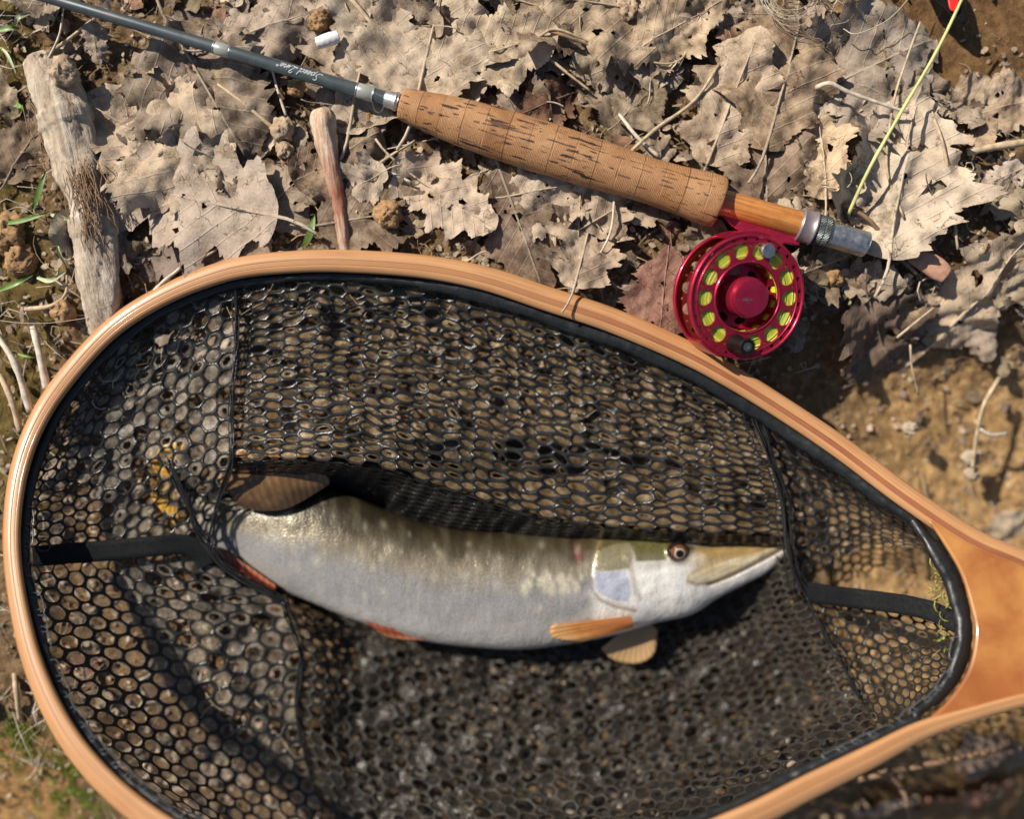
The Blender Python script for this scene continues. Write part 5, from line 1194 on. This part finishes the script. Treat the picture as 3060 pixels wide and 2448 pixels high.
for i, q in enumerate(S_):
    near = [sp5 for sp5 in spots_glints if abs(sp5[0]-(q[0])) < 90]
    top = np.array(q[2:4]); bot = np.array(q[4:6]); c = (top+bot)/2; hv = (top-bot)/2; hl_ = np.linalg.norm(hv); th = hl_*K*q[6]
    for k in range(NA):
        a = 2*math.pi*k/NA; ca, sa = math.cos(a), math.sin(a)
        h = ca; xy = c+hv*h; x, y = xy
        zz = math.copysign(abs(sa)**.86, sa)*th
        z = ZM+zz; 
        if x > 1750 or True:
            d = 0
            if x > 1740 and x < 2360:
                # relief of the head
                d += -.45*math.exp(-(segd(x, y, PREO)/9)**2)
                so_ = segd(x, y, OPER); ins = 1 if x > np.interp(y, [1622, 1665, 1720, 1765, 1795, 1815], [1790, 1772, 1766, 1772, 1795, 1850]) else 0
                d += .7*ins*math.exp(-(max(0, so_-4)/40)**2)*(1-math.exp(-(so_/9)**2))-.35*math.exp(-(so_/7)**2)
                pm_ = pdist(MAX, x, y); d += .8*sm(-8, 10, pm_)
                d += -1.6*math.exp(-(segd(x, y, MOUTH)/4.5)**2)
                d += -1.6*blob(x, y, 2115, 1640, 60, 14)
                re = math.hypot(x-2028, y-1648); d += 1.6*math.exp(-((re-33)/7)**2)*(1 if y < 1652 else .6)-1.0*math.exp(-(re/22)**2)
                d += .8*noise.noise(Vector((x/40, y/30, 1)))
            d += .5*noise.noise(Vector((x/120, y/60, 7)))
            w = abs(sa)**.5; z += d*w*(1 if sa > 0 else -1)
        V.append(P(x, y, z))
        # ---- colours of the skin, with some shade and wet highlights painted in
        hh = h+.16*noise.noise(Vector((x/60, y/90, 5)))+.09*noise.noise(Vector((x/24, y/60, 6)))
        hh += max(0, 1-x/1500)*.62+sm(1150, 850, x)*.22*max(0, h)  # olive back, darkened towards the tail: shade of fin and fold painted in
        belly = np.array([.58, .555, .51]); silver = np.array([.35, .34, .325]); flank = np.array([.20, .17, .12]); olive = np.array([.080, .062, .030]); back = np.array([.035, .027, .015])
        stops = [(-1, belly), (-.85, belly), (-.45, silver*1.05), (-.02, silver*.92), (.34, flank*1.35), (.66, olive), (1.0, back)]
        for (p0_, c0), (p1_, c1) in zip(stops[:-1], stops[1:]):
            if hh <= p1_ or p1_ == 1.0:
                t = min(1, max(0, (hh-p0_)/(p1_-p0_))); col = c0*(1-t)+c1*t; break
        # irregular dark bars coming down from the back towards the tail
        br = noise.noise(Vector((x/38+h*.6, y/170, 11)))
        if x < 1750:
            t = sm(.05, .45, br)*sm(-.1, .45, h)*.6; col = col*(1-t)+np.array([.10, .085, .05])*t
            t = sm(1000, 640, x)*sm(-.5, .2, h)*.35; col = col*(1-t)+np.array([.15, .13, .08])*t
        col = col*(1+.14*noise.noise(Vector((x/24, y/60, 14)))*(1+h)+.06*noise.noise(Vector((x/8, y/9, 15))))
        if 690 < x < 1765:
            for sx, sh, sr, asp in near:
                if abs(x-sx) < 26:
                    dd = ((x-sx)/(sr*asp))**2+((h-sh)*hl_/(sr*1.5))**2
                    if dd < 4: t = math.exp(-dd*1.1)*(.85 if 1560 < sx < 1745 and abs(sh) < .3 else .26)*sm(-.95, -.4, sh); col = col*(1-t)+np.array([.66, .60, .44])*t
        if x > 1755:
            w1 = sm(1755, 1790, x)
            white = np.array([.88, .85, .79]); hc = white.copy()
            t = sm(.30, .62, h); hc = hc*(1-t)+np.array([.12, .10, .035])*t
            t = sm(.05, .3, h)*(1-sm(.3, .6, h))*.5; hc = hc*(1-t)+np.array([.42, .38, .30])*t
            t = sm(-3, 5, pdist(CHK, x, y))*.9; hc = hc*(1-t)+np.array([.15, .135, .05])*t*(1+.5*noise.noise(Vector((x/5, y/5, 0))))
            t = sm(-3, 5, pdist(OPO, x, y))*.92; sp3 = .5+.5*noise.noise(Vector((x/4.5, y/4.5, 2))); hc = hc*(1-t)+(np.array([.15, .13, .065])+sp3*np.array([.26, .23, .15]))*t
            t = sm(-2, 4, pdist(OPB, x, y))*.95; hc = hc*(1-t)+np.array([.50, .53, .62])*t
            t = .7*math.exp(-(segd(x, y, OPER)/6)**2); hc = hc*(1-t)+np.array([.30, .20, .11])*t
            t = .5*math.exp(-(segd(x, y, PREO)/8)**2); hc = hc*(1-t)+np.array([.36, .30, .22])*t
            # snout
            t = sm(2040, 2110, x)*sm(-.45, .25, h); hc = hc*(1-t)+np.array([.42, .28, .10])*t
            t = sm(2040, 2110, x)*sm(.35, .8, h); hc = hc*(1-t)+np.array([.14, .085, .03])*t
            pm_ = pdist(MAX, x, y); t = sm(-2, 5, pm_); ms = .5+.5*noise.noise(Vector((x/60, (y+x*.42)/7, 4))); hc = hc*(1-t)+(np.array([.46, .33, .13])*(1-ms)+np.array([.86, .78, .58])*ms)*t
            t = .7*math.exp(-((pm_)/5.5)**2); hc = hc*(1-t)+np.array([.34, .22, .09])*t
            t = .8*math.exp(-(segd(x, y, MOUTH)/4)**2); hc = hc*(1-t)+np.array([.24, .15, .08])*t
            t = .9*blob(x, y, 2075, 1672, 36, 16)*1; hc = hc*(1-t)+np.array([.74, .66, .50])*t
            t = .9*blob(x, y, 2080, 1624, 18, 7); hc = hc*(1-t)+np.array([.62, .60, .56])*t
            re = math.hypot(x-2028, y-1648); t = math.exp(-(max(0, re-30)/6)**2)*.95; hc = hc*(1-t)+np.array([.035, .022, .015])*t
            col = col*(1-w1)+hc*w1
        t = .75*blob(x, y, 1730, 1655, 16, 30)*max(0, .4+noise.noise(Vector((x/9, y/9, 3)))*1.5); t = min(t, .8); col = col*(1-t)+np.array([.34, .05, .04])*t
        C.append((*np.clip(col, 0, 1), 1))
F = [(i*NA+k, (i+1)*NA+k, (i+1)*NA+(k+1) % NA, i*NA+(k+1) % NA) for i in range(NS-1) for k in range(NA)]
F += [tuple(range(NA)), tuple((NS-1)*NA+k for k in range(NA))[::-1]]
m, nt, b = newmat('pike_skin'); MPIKE = m
cc = attr(nt, 'skin'); v = coords(nt)
vo = nd(nt, 'ShaderNodeTexVoronoi'); vo.inputs['Scale'].default_value = 760; nt.links.new(coords(nt, 'Object', (1, 1.25, .6)), vo.inputs['Vector'])
sc_ = mth(nt, 'MULTIPLY', vo.outputs['Distance'], 1.0)
c = mix(nt, .32, cc.outputs['Color'], mix(nt, 1.0, cc.outputs['Color'], ramp(nt, vo.outputs['Distance'], [(.1, (1.35, 1.33, 1.3)), (.75, (.55, .55, .58))]).outputs[0], 'MULTIPLY'))
c = mix(nt, .10, c, mix(nt, 1.0, c, ramp(nt, noi(nt, v, 300, 6, .7), [(.35, (.65, .62, .6)), (.65, (1.3, 1.3, 1.3))]).outputs[0], 'MULTIPLY'))
nt.links.new(c, b.inputs['Base Color']); b.inputs['Roughness'].default_value = .34; b.inputs['Metallic'].default_value = .22; b.inputs['Specular IOR Level'].default_value = .5
b.inputs['Coat Weight'].default_value = .55; b.inputs['Coat Roughness'].default_value = .13; b.inputs['Subsurface Weight'].default_value = .08; b.inputs['Subsurface Radius'].default_value = (.004, .002, .001); b.inputs['Subsurface Scale'].default_value = .5
bump(nt, b, mth(nt, 'ADD', mth(nt, 'MULTIPLY', sc_, .5), mth(nt, 'MULTIPLY', noi(nt, coords(nt, 'Object', (1, .35, 1)), 170, 3, .5), 2.2)), .5, .0007)
fish = empty('pike', P(1400, 1760, -58), 'silvery pike with olive back lying on its side in the net', 'fish')
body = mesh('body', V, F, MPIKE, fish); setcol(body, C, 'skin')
# eye
eye = mesh('eye', *lathe([(math.cos(t)*.0052, max(1e-6, math.sin(t)*.0060)) for t in [i*math.pi/24 for i in range(25)]], 40, 'Z'), None)
ez = ZM+th
iz = min(range(NS), key=lambda i: abs(S_[i][0]-2045)); hl_ = np.linalg.norm(np.array(S_[iz][2:4])-np.array(S_[iz][4:6]))/2
cy_ = (S_[iz][3]+S_[iz][5])/2; hr = (cy_-1648)/hl_; ez = ZM+hl_*K*S_[iz][6]*abs(math.sqrt(max(0, 1-hr*hr)))**.86
EL = P(2028, 1648, ez-1.2)
eye.data.transform(Matrix.Rotation(R(14), 4, 'X')); place(eye, Matrix.Translation(EL), fish)
m, nt, b = newmat('pike_eye'); eye.data.materials.append(m)
tc = nd(nt, 'ShaderNodeTexCoord'); sp4 = nd(nt, 'ShaderNodeSeparateXYZ'); nt.links.new(tc.outputs['Object'], sp4.inputs[0])
yy = mth(nt, 'ADD', sp4.outputs[1], .0010)
rr_ = mth(nt, 'SQRT', mth(nt, 'ADD', mth(nt, 'MULTIPLY', sp4.outputs[0], sp4.outputs[0]), mth(nt, 'MULTIPLY', yy, yy)))
rn = mth(nt, 'DIVIDE', rr_, .0062)
cr = ramp(nt, rn, [(.40, (.004, .004, .005)), (.44, (.42, .33, .22)), (.54, (.50, .38, .24)), (.60, (.08, .035, .02)), (.82, (.19, .065, .025)), (.95, (.02, .013, .01))])
nt.links.new(cr.outputs[0], b.inputs['Base Color']); b.inputs['Roughness'].default_value = .08; b.inputs['Coat Weight'].default_value = 1; b.inputs['Coat Roughness'].default_value = .02
# fins
def finmat(name, c0, c1, c2):
    m, nt, b = newmat(name); uv = nd(nt, 'ShaderNodeUVMap'); s = nd(nt, 'ShaderNodeSeparateXYZ'); nt.links.new(uv.outputs[0], s.inputs[0])
    v = coords(nt)
    t = mth(nt, 'ADD', s.outputs[1], mth(nt, 'MULTIPLY', mth(nt, 'SUBTRACT', noi(nt, v, 130, 4, .6), .5), .8))
    c = ramp(nt, t, [(.1, c0), (.55, c1), (.95, c2)]).outputs[0]
    ry = mth(nt, 'ABSOLUTE', mth(nt, 'SUBTRACT', mth(nt, 'FRACT', s.outputs[0]), .5))
    c = mix(nt, mth(nt, 'MULTIPLY', ramp(nt, ry, [(.2, (0, 0, 0)), (.5, (1, 1, 1))]).outputs[0], .5), c, tuple(x*.3 for x in c1))
    nt.links.new(c, b.inputs['Base Color']); b.inputs['Roughness'].default_value = .35; b.inputs['Coat Weight'].default_value = .3
    b.inputs['Transmission Weight'].default_value = 0.0; b.inputs['Subsurface Weight'].default_value = .15; b.inputs['Subsurface Scale'].default_value = .002
    return m
def fin(name, root, tip, rays, mat, lab=None, wav=.5, thick=.6):
    root = [(a, b_, c-4) for a, b_, c in root]; tip = [(a, b_, c-(9 if name == 'tail_fin' else 4)) for a, b_, c in tip]
    nr = rays*4+1; nt_ = 14; A = spline(root, nr); B = spline(tip, nr); V = []; U = []
    for side in (1, -1):
        for i in range(nr):
            for j in range(nt_):
                t = j/(nt_-1); e = 1 if t < .85 else 1-(.02*abs(math.sin(i*math.pi/4))*(t-.85)/.15)
                q = A[i]*(1-t*e)+B[i]*t*e
                rid = .42*abs(math.cos(i*math.pi/4))*(1-.4*t); w_ = wav*math.sin(i/nr*7+t*3)*t*2
                V.append(P(q[0], q[1], q[2]+w_+side*(thick*(1-.6*t)*.5+rid))); U.append((i/4, t))
    F = []; n1 = nr*nt_
    for i in range(nr-1):
        for j in range(nt_-1):
            a = i*nt_+j; F.append((a, a+nt_, a+nt_+1, a+1)); F.append((n1+a, n1+a+1, n1+a+nt_+1, n1+a+nt_))
    for j in range(nt_-1):
        F.append((j, j+1, n1+j+1, n1+j)); a = (nr-1)*nt_+j; F.append((a, n1+a, n1+a+1, a+1))
    for i in range(nr-1):
        a = i*nt_+nt_-1; F.append((a, a+nt_, n1+a+nt_, n1+a))
    o = mesh(name, V, F, mat, fish); ul = o.data.uv_layers.new(name='UVMap')
    idx = np.empty(len(o.data.loops), dtype=np.int32); o.data.loops.foreach_get('vertex_index', idx); ul.data.foreach_set('uv', np.array(U, dtype=np.float32)[idx].ravel())
    if lab: o['label'] = lab
    return o
FO = finmat('orange_fin', (.42, .15, .05), (.52, .20, .05), (.62, .34, .13)); FT = finmat('tan_fin', (.40, .26, .14), (.48, .31, .16), (.52, .33, .15))
FR = finmat('red_fin', (.48, .20, .12), (.45, .07, .025), (.55, .22, .10)); FB = finmat('brown_fin', (.05, .028, .012), (.22, .12, .045), (.42, .22, .08))
FY = finmat('amber_fin', (.30, .16, .05), (.62, .32, .03), (.70, .40, .05))
fin('pectoral_fin', [(1886, 1842, -11), (1890, 1853, -12), (1892, 1864, -14), (1890, 1876, -18)], [(1650, 1868, -13), (1640, 1884, -14), (1655, 1908, -16), (1735, 1920, -20)], 9, FO, 'orange pectoral fin folded against the flank', .4)
fin('pectoral_fin', [(1870, 1878, -36), (1905, 1872, -36), (1945, 1862, -36)], [(1795, 1940, -42), (1835, 1975, -44), (1905, 1985, -44), (1955, 1955, -42), (1966, 1888, -40)], 13, FT, 'tan pectoral fin spread below the belly', .6)
fin('pelvic_fin', [(1080, 1850, -24), (1150, 1872, -22), (1285, 1900, -24)], [(1108, 1872, -28), (1165, 1906, -30), (1292, 1918, -28)], 9, FR, 'short red pelvic fin', .4)
fin('anal_fin', [(632, 1632, -24), (700, 1664, -22), (825, 1750, -22)], [(650, 1690, -26), (718, 1735, -28), (826, 1766, -26)], 10, FR, 'red and dark striped anal fin', .6)
fin('dorsal_fin', [(715, 1515, -11), (790, 1528, -9), (870, 1515, -9), (985, 1448, -13)], [(650, 1430, -6), (690, 1350, -3), (800, 1325, 0), (890, 1345, -2), (985, 1430, -10)], 14, FB, 'brown dorsal fin pushed up against the fold of the mesh', 1.0)
fin('tail_fin', [(530, 1395, -16), (520, 1422, -15), (520, 1452, -16)], [(560, 1310, -6), (450, 1350, -5), (470, 1430, -5), (455, 1490, -6), (540, 1590, -8)], 14, FY, 'amber tail fin showing through the mesh', 1.0)
